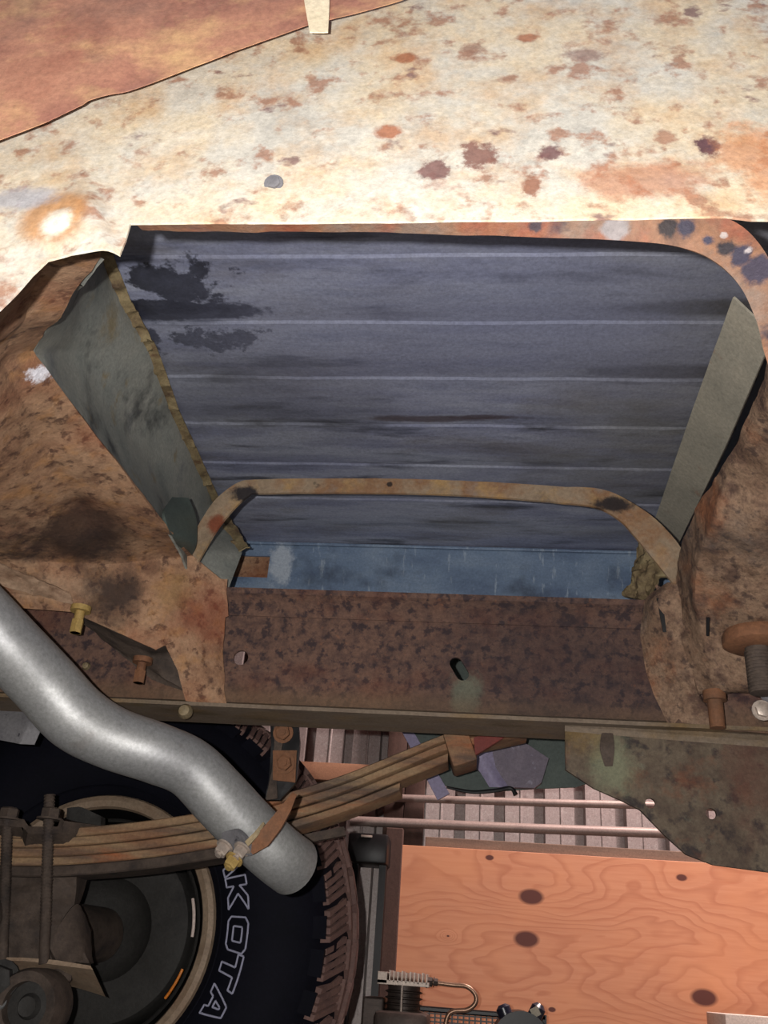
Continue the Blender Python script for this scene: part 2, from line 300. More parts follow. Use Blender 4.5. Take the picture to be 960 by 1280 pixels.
def loft(rows, nu, nv, thick=.003, relief=0, rscale=20, smu=False, smv=False, away=None, extra=None):
    """a sheet through rows of 3-D points, given real thickness on the side away from `away` (default the camera side)"""
    bm = bmesh.new(); away = away or CAM
    rr = [(catmull if smu else linear)(r, nu) for r in rows]
    cols = [(catmull if smv else linear)([r[i] for r in rr], nv) for i in range(nu)]
    g = [[cols[i][j] for i in range(nu)] for j in range(nv)]
    def nrm(j, i):
        a = g[min(j + 1, nv - 1)][i] - g[max(j - 1, 0)][i]; b = g[j][min(i + 1, nu - 1)] - g[j][max(i - 1, 0)]
        n = a.cross(b)
        if n.length < 1e-9: n = V((0, -1, 0))
        n.normalize()
        return n if n.dot(away - g[j][i]) > 0 else -n
    F_, B_ = [], []
    for j in range(nv):
        f, b = [], []
        for i in range(nu):
            n = nrm(j, i); p = g[j][i].copy()
            h = relief * noise.fractal(p * rscale, 1, 2, 4) if relief else 0
            if extra: h += extra(i / (nu - 1), j / (nv - 1), p)
            f.append(bm.verts.new(p + n * h)); b.append(bm.verts.new(p + n * (h - thick)))
        F_.append(f); B_.append(b)
    for j in range(nv - 1):
        for i in range(nu - 1):
            bm.faces.new((F_[j][i], F_[j][i + 1], F_[j + 1][i + 1], F_[j + 1][i]))
            bm.faces.new((B_[j][i], B_[j + 1][i], B_[j + 1][i + 1], B_[j][i + 1]))
    for i in range(nu - 1):
        bm.faces.new((F_[0][i], B_[0][i], B_[0][i + 1], F_[0][i + 1])); bm.faces.new((F_[-1][i], F_[-1][i + 1], B_[-1][i + 1], B_[-1][i]))
    for j in range(nv - 1):
        bm.faces.new((F_[j][0], F_[j + 1][0], B_[j + 1][0], B_[j][0])); bm.faces.new((F_[j][-1], B_[j][-1], B_[j + 1][-1], F_[j + 1][-1]))
    return bm
def box(bm, lo, hi, bev=0, rot=None, center=None):
    lo, hi = V(lo), V(hi); c = (lo + hi) / 2; s = hi - lo
    r = bmesh.ops.create_cube(bm, size=1)
    bmesh.ops.scale(bm, vec=s, verts=r['verts'])
    vs = r['verts']
    if bev:
        es = list({e for v in vs for e in v.link_edges})
        q = bmesh.ops.bevel(bm, geom=es, offset=bev, segments=2, affect='EDGES', profile=.5)
        vs = list({v for f in q['faces'] for v in f.verts} | {v for v in vs if v.is_valid})
    if rot is not None: bmesh.ops.rotate(bm, verts=vs, cent=(0, 0, 0), matrix=rot)
    bmesh.ops.translate(bm, verts=vs, vec=c)
    return bm
def tube(bm, pts, rad, seg=16, cap=True, hollow=0, sm=0):
    """a round bar or, when hollow, a pipe with a wall, along pts"""
    pts = [V(p) for p in pts]
    rads = rad if isinstance(rad, (list, tuple)) else [rad] * len(pts)
    if sm:
        q = [V((r, 0, 0)) for r in rads]; pts = catmull(pts, sm); rads = [v.x for v in catmull(q, sm)]
    n = len(pts); up = None; rings = []; inner = []
    for i in range(n):
        t = (pts[min(i + 1, n - 1)] - pts[max(i - 1, 0)]).normalized()
        if up is None:
            up = t.orthogonal().normalized()
        up = (up - t * up.dot(t)).normalized(); sd = t.cross(up)
        ring = [bm.verts.new(pts[i] + (up * math.cos(a) + sd * math.sin(a)) * rads[i]) for a in [2 * math.pi * k / seg for k in range(seg)]]
        rings.append(ring)
        if hollow: inner.append([bm.verts.new(pts[i] + (up * math.cos(a) + sd * math.sin(a)) * (rads[i] - hollow)) for a in [2 * math.pi * k / seg for k in range(seg)]])
    for a, b in zip(rings, rings[1:]):
        for k in range(seg): bm.faces.new((a[k], a[(k + 1) % seg], b[(k + 1) % seg], b[k]))
    if hollow:
        for a, b in zip(inner, inner[1:]):
            for k in range(seg): bm.faces.new((a[k], b[k], b[(k + 1) % seg], a[(k + 1) % seg]))
        for a, b in ((rings[0], inner[0]), (rings[-1], inner[-1])):
            for k in range(seg): bm.faces.new((a[k], b[k], b[(k + 1) % seg], a[(k + 1) % seg]))
    elif cap:
        bm.faces.new(rings[0]); bm.faces.new(rings[-1][::-1])
    return bm
def hexbolt(bm, p, ax, r, h, shank=0, sr=None):
    p = V(p); ax = V(ax).normalized()
    u = ax.orthogonal().normalized(); w_ = ax.cross(u)
    a = [bm.verts.new(p + (u * math.cos(k * math.pi / 3) + w_ * math.sin(k * math.pi / 3)) * r) for k in range(6)]
    b = [bm.verts.new(v.co + ax * h) for v in a]; c = [bm.verts.new(p + ax * (h * 1.15) + (v.co - p - ax * h) * .8) for v in b]
    for x, y in ((a, b), (b, c)):
        for k in range(6): bm.faces.new((x[k], x[(k + 1) % 6], y[(k + 1) % 6], y[k]))
    bm.faces.new(a[::-1]); bm.faces.new(c)
    tube(bm, [p - ax * .001, p + ax * h * .12], r * 1.35, 16)
    if shank: tube(bm, [p + ax * h, p + ax * (h + shank)], sr or r * .5, 12)
    return bm
def lathe(bm, prof, cen, seg=64, axis='Y', closed=False):
    """prof: (radius, offset along axis)"""
    cen = V(cen); rings = []
    for r, y in prof:
        ring = []
        for k in range(seg):
            a = 2 * math.pi * k / seg
            if axis == 'Y': q = V((r * math.cos(a), y, r * math.sin(a)))
            else: q = V((r * math.cos(a), r * math.sin(a), y))
            ring.append(bm.verts.new(cen + q))
        rings.append(ring)
    pairs = list(zip(rings, rings[1:])) + ([(rings[-1], rings[0])] if closed else [])
    for a, b in pairs:
        for k in range(seg): bm.faces.new((a[k], a[(k + 1) % seg], b[(k + 1) % seg], b[k]))
    if not closed:
        if prof[0][0] > 1e-6: bm.faces.new(rings[0])
        if prof[-1][0] > 1e-6: bm.faces.new(rings[-1])
    return bm
def plate(outline, holes, thick, direction):
    """flat plate with real holes; outline and holes are lists of 3-D points"""
    bm = bmesh.new(); es = []
    loops = []
    for lp in [outline] + holes:
        vs = [bm.verts.new(p) for p in lp]; loops.append(vs)
        es += [bm.edges.new((vs[i], vs[(i + 1) % len(vs)])) for i in range(len(vs))]
    bmesh.ops.triangle_fill(bm, use_beauty=True, edges=es)
    fs = list(bm.faces); mp = {v: bm.verts.new(v.co + V(direction) * thick) for v in list(bm.verts)}
    for f in fs: bm.faces.new([mp[v] for v in reversed(f.verts)])
    for vs in loops:
        for i in range(len(vs)):
            a, b = vs[i], vs[(i + 1) % len(vs)]; bm.faces.new((a, b, mp[b], mp[a]))
    return bm
def prism_x(prof, x0, x1):
    """closed (y, z) profile extruded along the truck"""
    bm = bmesh.new()
    a = [bm.verts.new((x0, y, z)) for y, z in prof]; b = [bm.verts.new((x1, y, z)) for y, z in prof]
    for i in range(len(prof)):
        j = (i + 1) % len(prof); bm.faces.new((a[i], a[j], b[j], b[i]))
    bm.faces.new(a[::-1]); bm.faces.new(b)
    return bm
H = CAM.z
def struct(name, bm, m, parent=None):
    o = obj(name, bm, m, parent)
    if parent is None: o['kind'] = 'structure'
    return o

# ------------------------------------------------------------------ the garage
WY = 3.05                                    # inner face of the corrugated wall
bm = bmesh.new(); box(bm, (-3.2, -2.6, -.1), (3.6, WY + .3, 0)); struct('floor', bm, M['concrete'])
bm = bmesh.new(); box(bm, (-3.2, -2.6, 2.6), (3.6, WY + .3, 2.7)); struct('ceiling', bm, M['plaster'])
bm = bmesh.new(); box(bm, (-3.3, -2.6, 0), (-3.2, WY + .3, 2.6)); struct('wall_left', bm, M['plaster'])
bm = bmesh.new(); box(bm, (3.6, -2.6, 0), (3.7, WY + .3, 2.6)); struct('wall_right', bm, M['plaster'])
bm = bmesh.new(); box(bm, (-3.2, -2.7, 0), (3.6, -2.6, 2.6)); struct('wall_front', bm, M['plaster'])
per = P(479, 920, WY).x - P(432, 920, WY).x
x0 = P(382, 920, WY).x
bm = bmesh.new(); prof = []; k = -26
while x0 + k * per < 3.2:
    b = x0 + k * per
    prof += [(b, 0), (b + per * .02, .05), (b + per * .26, .05), (b + per * .28, 0), (b + per * .64, 0), (b + per * .66, -.003), (b + per * .69, -.003), (b + per * .71, 0)]; k += 1
vs = [[bm.verts.new((x, WY + y, z)) for x, y in prof] for z in (0, 2.6)]
bk = [[bm.verts.new((x, WY + .056, z)) for x, y in prof] for z in (0, 2.6)]
for i in range(len(prof) - 1):
    bm.faces.new((vs[0][i], vs[0][i + 1], vs[1][i + 1], vs[1][i])); bm.faces.new((bk[0][i], bk[1][i], bk[1][i + 1], bk[0][i + 1]))
o = obj('wall_back', bm, M['galv'], smooth=False); o['kind'] = 'structure'
bm = bmesh.new()
g0, g1 = P(420, 954, WY - .04), P(420, 976, WY - .04)
box(bm, (-3.0, WY - .045, g1.z), (g0.x + .21, WY - .002, g0.z), .002); struct('trim_1', bm, M['timber'])
bm = bmesh.new()
a, b = P(482, 990, WY - .06), P(531, 990, WY - .06)
box(bm, (a.x, WY - .08, 0), ((a.x + b.x) / 2 - .001, WY - .047, 2.6), .002); struct('trim_2', bm, M['timber_dark'])
bm = bmesh.new(); box(bm, ((a.x + b.x) / 2 + .001, WY - .08, 0), (b.x, WY - .047, 2.6), .002); struct('trim_3', bm, M['timber_dark'])

# plywood sheet and the board behind its top edge
PY = WY - .16
tl, tr = P(503, 1056, PY), P(960, 1094, PY)
def kn(px, py, r, amp): q = P(px, py, PY); return (q.x, q.z, r, amp)
px0, px1 = tl.x, tl.x + 1.9
ply_org = V((0, 0, 0))
M['ply'] = plywood([kn(664, 1121, .034, 5.5), kn(658, 1174, .034, -5.5), kn(880, 1247, .034, 5), kn(612, 1072, .012, 1.5), kn(852, 1097, .015, 2), kn(690, 1262, .010, 1), kn(560, 1170, .004, 4)], ply_org)
bm = bmesh.new(); box(bm, (px0, PY, .0), (px1, PY + .012, tl.z), .001)
o = obj('plywood_sheet', bm, M['ply'], smooth=False); tag(o, 'knotty orange plywood sheet standing against the garage wall', 'plywood')
bm = bmesh.new(); q0, q1 = P(532, 1046, PY + .02), P(532, 1060, PY + .02)
box(bm, (q0.x, PY + .014, q1.z - .05), (px1 - .05, PY + .05, q0.z), .002)
# legs that carry the board down to the floor, hidden by the sheet
box(bm, (q0.x + .02, PY + .014, 0), (q0.x + .06, PY + .05, q1.z - .05)); box(bm, (px1 - .12, PY + .014, 0), (px1 - .08, PY + .05, q1.z - .05))
o = obj('support_board', bm, M['timber_grey'], smooth=False); tag(o, 'weathered grey board showing above the plywood sheet', 'board')
# black post left of the sheet
bm = bmesh.new(); a, b = P(479, 1100, PY), P(501, 1100, PY)
box(bm, (a.x, PY - .01, 0), (b.x, PY + .03, P(490, 1035, PY).z), .003)
o = obj('black_post', bm, M['timber_dark'], smooth=False); tag(o, 'dark upright post along the left edge of the plywood', 'post')
# two thin conduits on the wall
for (a, b, r, lab) in (((478, 997), (900, 1009), 4.2, 'thin pinkish rod on the wall, upper of the two'), ((438, 1026), (900, 1044), 5.2, 'thin pinkish rod on the wall, lower and thicker of the two')):
    bm = bmesh.new(); y = WY - .105
    A, B = P(a[0], a[1], y), P(b[0], b[1], y); rad = r * y / F * 1.08
    tube(bm, [A, A.lerp(B, .5) - V((0, 0, .002)), B], rad, 12)
    for t in (.06, .95): box(bm, tuple(A.lerp(B, t) + V((-.01, 0, -.008))), tuple(A.lerp(B, t) + V((.01, .056, .008))))
    tag(obj('conduit', bm, M['rod']), lab, 'rod', 'thin rods on the garage wall')
# black case left of the post
t = thing('black_case', 'black case with a pale painted highlight beside the tire tread', 'case', (P(455, 1060, 2.8).x, 2.8, 0))
bm = bmesh.new(); a, b = P(436, 1040, 2.75), P(483, 1080, 2.75)
box(bm, (a.x, 2.75, b.z), (b.x, 2.88, a.z), .006); obj('body', bm, M['black'], t)
bm = bmesh.new(); box(bm, (P(452, 1036, 2.75).x, 2.745, a.z - .012), (P(466, 1036, 2.75).x, 2.752, a.z - .006), .001); obj('case_highlight', bm, M['cast_alu'], t)  # pale bar standing for a highlight on the case
bm = bmesh.new()
for (x) in (.01, .09): box(bm, (a.x + x, 2.79, 0), (a.x + x + .02, 2.83, b.z))
obj('leg', bm, M['black'], t)
# white card at the bottom right
bm = bmesh.new(); a = P(906, 1267, 2.6); box(bm, (a.x, 2.6, 0), (a.x + .3, 2.8, a.z), .003)
tag(obj('white_box', bm, M['white']), 'corner of a white box in front of the plywood', 'box')

# ------------------------------------------------------------------ air compressor
D = 2.35
def XZ(px, py, d=D): q = P(px, py, d); return q.x, q.z
cx = XZ(505, 1240)[0]; zt = XZ(505, 1214)[1]; zh = XZ(505, 1231)[1]
comp = thing('air_compressor', 'piston air compressor with finned head in front of the plywood', 'compressor', (cx + .1, D + .05, 0))
s1 = XZ(537, 1240)[0] - cx                               # half head width
bm = bmesh.new(); box(bm, (cx - s1, D - .05, zh - .002), (cx + s1, D + .06, zh + .008), .001)
box(bm, (cx - s1, D - .05, zh), (cx - s1 + .022, D + .06, zt - .004), .001)
obj('cylinder_head', bm, M['cast_alu'], comp, smooth=False)
fin = None
for k in range(10):
    x = cx - s1 + .026 + k * (2 * s1 - .028) / 9.6
    if fin is None:
        bm = bmesh.new(); box(bm, (x, D - .05, zh + .006), (x + .0028, D + .06, zt)); fin = obj('fin', bm, M['cast_alu'], comp, smooth=False); x00 = x
    else:
        c = fin.copy(); COL.objects.link(c); c.location = fin.location + V((x - x00, 0, random.uniform(-.003, .001)))
bm = bmesh.new(); cr = (XZ(530, 1250)[0] - XZ(483, 1250)[0]) / 2
prof = [(0.001, .26)]; z = .26
prof += [(cr * .86, .26)]
while z < zh - .006:
    prof += [(cr * .86, z), (cr, z + .002), (cr, z + .004), (cr * .86, z + .006)]; z += .0125
prof += [(cr * .86, zh - .001), (.001, zh - .001)]
lathe(bm, prof, (cx, D, 0), 40, 'Z'); obj('finned_cylinder', bm, M['cast_iron'], comp)
bm = bmesh.new(); tube(bm, [(cx - .002, D - cr - .003, .262), (cx - .002, D - cr - .003, zh)], .0028, 10); obj('stay_bolt', bm, M['cast_alu'], comp)
bm = bmesh.new(); box(bm, (cx - .06, D - .07, .2), (cx + .06, D + .07, .262), .012); obj('crankcase', bm, M['cast_iron'], comp)
bm = bmesh.new(); lathe(bm, [(.001, -.36), (.06, -.35), (.10, -.31), (.10, .31), (.06, .35), (.001, .36)], (0, 0, 0), 40, 'Z')
bmesh.ops.rotate(bm, verts=bm.verts, cent=(0, 0, 0), matrix=Matrix.Rotation(math.pi / 2, 3, 'Y')); bmesh.ops.translate(bm, verts=bm.verts, vec=(cx + .17, D, .11))
obj('air_tank', bm, M['navy'], comp)
for sx in (-.1, .42):
    bm = bmesh.new(); box(bm, (cx + sx, D - .11, 0), (cx + sx + .03, D + .11, .035), .003); obj('foot', bm, M['black'], comp)
pts = [XZ(535, 1227), XZ(565, 1231), XZ(583, 1233), XZ(594, 1243), XZ(594, 1254), XZ(584, 1262), XZ(566, 1264), XZ(559, 1272), XZ(556, 1290)]
bm = bmesh.new(); tube(bm, [V((x, D - .02, z)) for x, z in pts], .0052, 12, sm=60); tube(bm, [V((pts[-1][0], D - .02, pts[-1][1])), V((pts[-1][0], D - .01, .2))], .0052, 12)
obj('discharge_tube', bm, M['copper'], comp)
bm = bmesh.new(); A = V((pts[0][0], D - .02, pts[0][1])); hexbolt(bm, A - V((.002, 0, 0)), (1, 0, -.05), .010, .012); hexbolt(bm, A + V((.014, 0, 0)), (1, 0, -.05), .008, .008); obj('tube_nut', bm, M['cast_iron'], comp)
# mesh belt guard
gx0, gz1 = XZ(486, 1254, D + .12); gx1, _ = XZ(683, 1254, D + .12)
bm = bmesh.new(); yg = D + .12
box(bm, (gx0, yg, gz1 - .012), (gx1, yg + .03, gz1), .003); box(bm, (gx0, yg, .2), (gx0 + .01, yg + .03, gz1)); box(bm, (gx1 - .01, yg, .2), (gx1, yg + .03, gz1)); box(bm, (gx0, yg, .2), (gx1, yg + .03, .212))
g = obj('belt_guard', bm, M['black'], comp, smooth=False)
bm = bmesh.new(); x = gx0
while x < gx1: box(bm, (x, yg + .012, .21), (x + .004, yg + .016, gz1 - .01)); x += .0135
z = .215
while z < gz1 - .012: box(bm, (gx0, yg + .010, z), (gx1, yg + .014, z + .003)); z += .0085
o = obj('wire_mesh', bm, M['black'], g, smooth=False); o['kind'] = 'stuff'
bm = bmesh.new(); a = XZ(456, 1245); b = XZ(482, 1245)
box(bm, (a[0], D - .04, .2), (b[0], D + .08, a[1]), .004)
for k in range(7): box(bm, (a[0] + .004, D - .044, a[1] - .02 - k * .009), (b[0] - .006, D - .04, a[1] - .016 - k * .009))
obj('air_filter', bm, M['cast_iron'], comp, smooth=False)
# motor with two capacitor humps
mx, mz = XZ(650, 1282); bm = bmesh.new()
tube(bm, [(mx - .0, D - .08, .22), (mx, D + .09, .22)], .062, 32); mot = obj('motor', bm, M['black'], comp)
for (p, q, lab) in (((628, 1254), (640, 1278), 0), ((672, 1254), (655, 1282), 1)):
    A = V((XZ(*p)[0], D - .04, XZ(*p)[1] - .008)); B = V((XZ(*q)[0], D - .04, XZ(*q)[1] - .02))
    bm = bmesh.new(); tube(bm, [A + (A - B) * .12, A, B], [.008, .016, .018], 20); c = obj('capacitor_cover', bm, M['navy'], mot)
A = V((XZ(667, 1263)[0], D - .062, XZ(667, 1263)[1] - .002)); bm = bmesh.new(); box(bm, (-.009, -.0015, -.009), (.009, .0015, .009), 0, Matrix.Rotation(-.5, 3, 'Y')); bmesh.ops.translate(bm, verts=bm.verts, vec=A); obj('sticker', bm, M['sticker'], mot)

# ------------------------------------------------------------------ the truck
T = thing('pickup_truck', 'rusty pickup truck seen from underneath, with tailpipe, leaf spring and rear wheel', 'truck', BASE)

# bed floor with pressed ribs
BZ = H + .70
ribY = [Z(500, y, .70).y for y in (322, 403, 474, 533, 583)]
dY = (ribY[-1] - ribY[0]) / 4
prof = []; y = ribY[0] - 13 * dY
yend = 1.50
while y + dY < yend + .02:
    prof += [(y, BZ), (y + .006, BZ - .0), (y + dY * .35, BZ - .0012), (y + dY * .66, BZ - .0012), (y + dY * .76, BZ + .0002), (y + dY * .965, BZ + .0019)]
    y += dY
prof.append((yend, BZ))
NX = 80; bm = bmesh.new(); X0, X1 = -1.6, 1.7
g = [[bm.verts.new((X0 + (X1 - X0) * i / NX, py, pz + .0018 * noise.noise(V((i * .35, py * 9, 0))))) for i in range(NX + 1)] for py, pz in prof]
t_ = [[bm.verts.new((X0 + (X1 - X0) * i / NX, py, BZ + .03)) for i in (0, NX)] for py in (prof[0][0], prof[-1][0])]
for j in range(len(prof) - 1):
    for i in range(NX): bm.faces.new((g[j][i], g[j][i + 1], g[j + 1][i + 1], g[j + 1][i]))
bm.faces.new((t_[0][0], t_[0][1], t_[1][1], t_[1][0]))
bm.faces.new([t_[0][0]] + g[0] + [t_[0][1]]); bm.faces.new([t_[1][1]] + g[-1][::-1] + [t_[1][0]])
bm.faces.new([t_[0][0], t_[1][0]] + [g[j][0] for j in range(len(prof) - 1, -1, -1)]); bm.faces.new([t_[0][1]] + [g[j][-1] for j in range(len(prof))] + [t_[1][1]])
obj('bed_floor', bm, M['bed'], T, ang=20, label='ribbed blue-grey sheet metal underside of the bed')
# sill at the far side of the bed, with a rectangular opening
zs0 = P(500, 743, 1.5).z - .05; zs1 = BZ
a = P(290, 694, 1.5); b = P(334, 722, 1.5)
out = [V((X0, 1.5, zs0)), V((X1, 1.5, zs0)), V((X1, 1.5, zs1)), V((X0, 1.5, zs1))]
hole = [V((a.x, 1.5, a.z)), V((b.x, 1.5, a.z)), V((b.x, 1.5, b.z)), V((a.x, 1.5, b.z))]
sill = obj('bed_sill', plate(out, [hole], .004, (0, 1, 0)), M['sill'], T, smooth=False, label='pale blue scratched sill at the edge of the bed')
bm = bmesh.new(); box(bm, (X0, 1.494, BZ - .006), (X1, 1.5, BZ - .001), .001); obj('seam_flange', bm, M['sill'], sill)
bm = bmesh.new(); box(bm, (a.x - .01, 1.515, b.z - .01), (b.x + .01, 1.525, a.z + .01)); obj('backing_plate', bm, M['rust_brown'], sill, label='rusty plate behind the opening')
bm = bmesh.new(); box(bm, (X0, 1.53, zs0 + .02), (X1, 1.545, BZ + .03)); obj('bed_side', bm, M['liner'], T)
bm = bmesh.new(); box(bm, (X0, 1.95, 1.0), (X1, 2.0, 1.5), .01); box(bm, (X0, 1.54, BZ + .03), (X1, 1.97, BZ + .05)); obj('bedside_panel', bm, M['red'], T)

# far frame rail: web with a round hole and a slot, top lip, bottom flange
RY = 1.2
zT = P(500, 743, RY - .03).z; zB = P(500, 893, RY - .02).z
def circ(px, py, d, r, n=20, sx=1): q = P(px, py, d); return [q + V((r * sx * math.cos(2 * math.pi * k / n), 0, r * math.sin(2 * math.pi * k / n))) for k in range(n)]
def slot(px, py, d, r, L_, ang, n=8):
    q = P(px, py, d); c, s_ = math.cos(ang), math.sin(ang); out_ = []
    for sgn in (1, -1):
        for k in range(n + 1):
            a = -math.pi / 2 + math.pi * k / n + (0 if sgn == 1 else math.pi)
            u = sgn * L_ + r * math.cos(a); v = r * math.sin(a); out_.append(q + V((u * c - v * s_, 0, u * s_ + v * c)))
    return out_
web = [V((-1.6, RY, zB)), V((1.7, RY, zB)), V((1.7, RY, zT - .028)), V((-1.6, RY, zT - .028))]
bm = plate(web, [circ(301, 822, RY, .0105), slot(574, 836, RY, .0085, .009, math.radians(-58))], .005, (0, 1, 0))
rail = obj('frame_rail', bm, M['rail'], T, smooth=False, label='mottled dark rusty frame rail with a round hole and a slot')
bm = prism_x([(RY - .03, zT), (RY - .028, zT - .004), (RY - .012, zT - .012), (RY - .002, zT - .028), (RY + .005, zT - .028), (RY + .005, zT - .006), (RY - .002, zT + .003), (RY - .03, zT + .003)], -1.6, 1.7)
obj('top_flange', bm, M['rail'], rail, smooth=True)
bm = prism_x([(RY, zB + .012), (RY - .014, zB + .004), (RY - .022, zB + .004), (RY - .022, zB - .001), (RY + .07, zB - .001), (RY + .07, zB + .004), (RY + .004, zB + .004)], -1.6, 1.7)
obj('bottom_flange', bm, M['rail_lip'], rail, smooth=True, label='pale dirty bottom edge')
for (px, py, r) in ((108, 833, .006), (231, 889, .010)):  # the first is a pale disc standing for a small lit hole
    bm = bmesh.new(); q = P(px, py, RY - .024 if py > 860 else RY); lathe(bm, [(.0005, -.006), (r * .7, -.005), (r, 0), (r, .004)], q, 16); obj('rivet', bm, M['bolt'], rail)

# olive bracket plate hanging below the rail at the right
G = RY - .004
pts = [(706, 903), (707, 962), (742, 985), (776, 1000), (800, 1012), (832, 1045), (858, 1068), (892, 1081), (960, 1090), (1080, 1098), (1080, 915)]
bm = plate([P(x, y, G) for x, y in pts], [circ(813, 1004, G, .0062, 14), circ(889, 1017, G, .0066, 14)], .006, (0, 1, 0))
hp = obj('hanger_plate', bm, M['olive'], T, smooth=False, label='olive-brown stained steel plate with two small holes')
bm = loft([[P(706, 903, G - .001), P(850, 912, G - .001), P(1080, 928, G - .001)], [P(706, 908, G - .004), P(850, 918, G - .004), P(1080, 935, G - .004)], [P(706, 914, G - .001), P(850, 926, G - .001), P(1080, 943, G - .001)]], 40, 5, .002, .0006, 60)
obj('weld_bead', bm, M['rail_lip'], hp)
bm = loft([[P(752, 915, G - .001), P(766, 915, G - .001)], [P(750, 935, G - .010), P(768, 935, G - .010)], [P(756, 958, G - .001), P(766, 958, G - .001)]], 6, 8, .003, .001, 90, smv=True)
obj('weld_lug', bm, M['axle'], hp)

# near crossmember: cream web close to the camera
xs = [-420, -80, -20, 0, 20, 40, 60, 90, 125, 150, 157, 163, 200, 300, 480, 700, 850, 905, 940, 1500]
yb = [560, 470, 400, 386, 366, 344, 326, 321, 320, 320, 300, 279, 278, 278, 277, 274, 271, 270, 274, 280]
def ext(u, v, p):
    q = PN(80, 280); r = math.hypot(p.x - q.x, (p.z - q.z)); h = 0
    h += .003 * math.exp(-(r / .022) ** 4)                     # round boss
    h += -.0012 * math.exp(-((r - .012) / .004) ** 2)
    a, b = PN(113, 205), PN(150, 318); ab = b - a; t = max(0, min(1, (p - a).dot(ab) / ab.dot(ab))); dd = (p - a - ab * t)
    sgn = dd.x; w = .0035 + .004 * t
    h += .0 * math.exp(-((sgn + .012) / .010) ** 2) * (1 if abs(dd.z) < .02 else .4) * min(1, t * 3) if dd.length < .05 else 0
    h += .006 / (1 + math.exp(max(-40, min(40, (sgn + .002) / .0016)))) * math.exp(-(abs(sgn) / .035) ** 2) * math.exp(-(dd.z / .016) ** 2) * min(1, .15 + t * 1.6)
    return h
rows = []
def dn(px, py): return .40 + .00004 * (300 - py)
fine = []
for a, b, y0, y1 in zip(xs, xs[1:], yb, yb[1:]):
    n = max(1, round((b - a) / 6))
    for k in range(n): fine.append((a + (b - a) * k / n, y0 + (y1 - y0) * k / n))
fine.append((xs[-1], yb[-1]))
rows = [[PN(x, -42 + (y + 42) * j / 70) for x, y in fine] for j in range(71)]
bm = loft(rows, len(fine), 71, .0015, .0006, 22, extra=ext)
near = obj('cross_member', bm, M['cream'], T, label='cream painted panel with brown rust spots, nearest the camera')
bm = bmesh.new(); hexbolt(bm, PN(342, 229, -.001), (0, -1, -.2), .0045, .002); obj('rivet', bm, M['shield'], near)
# rust lip along the lower edge, rounding the corner at the right
top = [(168, 279), (300, 278), (480, 277), (650, 275), (780, 271), (850, 268), (905, 272), (938, 292), (965, 330), (985, 380), (1010, 460)]
bot = [(178, 288), (300, 290), (480, 291), (650, 296), (780, 301), (850, 309), (895, 328), (925, 358), (945, 400), (955, 440), (975, 500)]
bm = loft([[P(x, y, .402) for x, y in top], [P(x, y, .412) for x, y in bot]], 90, 6, .002, .001, 60, smu=True)
obj('curved_lip', bm, M['lip'], near, label='rust-orange lip with black scabs and a rounded corner')
# red oxide piece overlapping at the top left, with a pale strip
xs = [-420, -80, 0, 60, 105, 112, 200, 290, 385, 440, 500, 540]; yb = [330, 214, 181, 158, 136, 131, 100, 65, 31, 18, 1, -14]
fine = []
for a, b, y0, y1 in zip(xs, xs[1:], yb, yb[1:]):
    n = max(1, round((b - a) / 8))
    for k in range(n): fine.append((a + (b - a) * k / n, y0 + (y1 - y0) * k / n))
fine.append((xs[-1], yb[-1]))
rows = [[PN(x, -44 + (y + 44) * j / 24, -.022) for x, y in fine] for j in range(25)]
def fold(u, v, p):
    q = PN(190, 10, -.022); r = PN(150, 110, -.022); ab = r - q; t = (p - q).dot(ab) / ab.dot(ab); dd = p - q - ab * t
    return .003 / (1 + math.exp(dd.x / .003)) if dd.length < 1 else 0
bm = loft(rows, len(fine), 25, .0004, .0004, 24, extra=fold)
red = obj('mounting_panel', bm, M['red_oxide'], T, label='salmon red oxide panel overlapping the cream one')
bm = loft([[PN(376, -40, -.028), PN(409, -40, -.028)], [PN(380, 0, -.028), PN(412, 0, -.028)], [PN(387, 40, -.026), PN(410, 40, -.026)]], 5, 12, .0008, .0006, 60); obj('pale_strip', bm, M['tape'], red, label='pale cream strip')

# left crossmember: rusty underside, grey web going up to the bed
r_ = lambda *a: [P(x, y, d) for x, y, d in a]
rows = [r_((-420, 480, .52), (-20, 412, .52), (58, 326, .50), (126, 321, .50)),
        r_((-420, 540, .62), (-30, 470, .63), (5, 452, .66), (42, 440, .68)),
        r_((-420, 600, .74), (-10, 560, .76), (50, 545, .80), (118, 542, .83)),
        r_((-420, 650, .86), (0, 640, .90), (100, 630, .96), (215, 668, 1.02)),
        r_((-420, 690, .96), (20, 700, 1.02), (130, 705, 1.08), (240, 694, 1.12)),
        r_((-420, 715, 1.02), (60, 745, 1.08), (180, 760, 1.11), (282, 728, 1.15)),
        r_((-420, 725, 1.04), (90, 765, 1.09), (195, 812, 1.12), (286, 770, 1.17))]
bm = loft(rows, 70, 110, .004, .004, 16, smv=False)
lc = obj('cross_member', bm, M['rust_brown'], T, label='broad rusty brown crossmember at the left with a dark stain')
bm = loft([r_((90, 765, 1.093), (195, 812, 1.121), (280, 762, 1.172)), r_((110, 785, 1.13), (190, 820, 1.15), (280, 800, 1.185)), r_((135, 805, 1.165), (200, 845, 1.175), (270, 850, 1.192)), r_((190, 850, 1.185), (240, 868, 1.19), (270, 870, 1.195))], 30, 24, .004, .003, 30)
obj('gusset', bm, M['axle'], lc, label='dark gusset plate under the rusty crossmember')
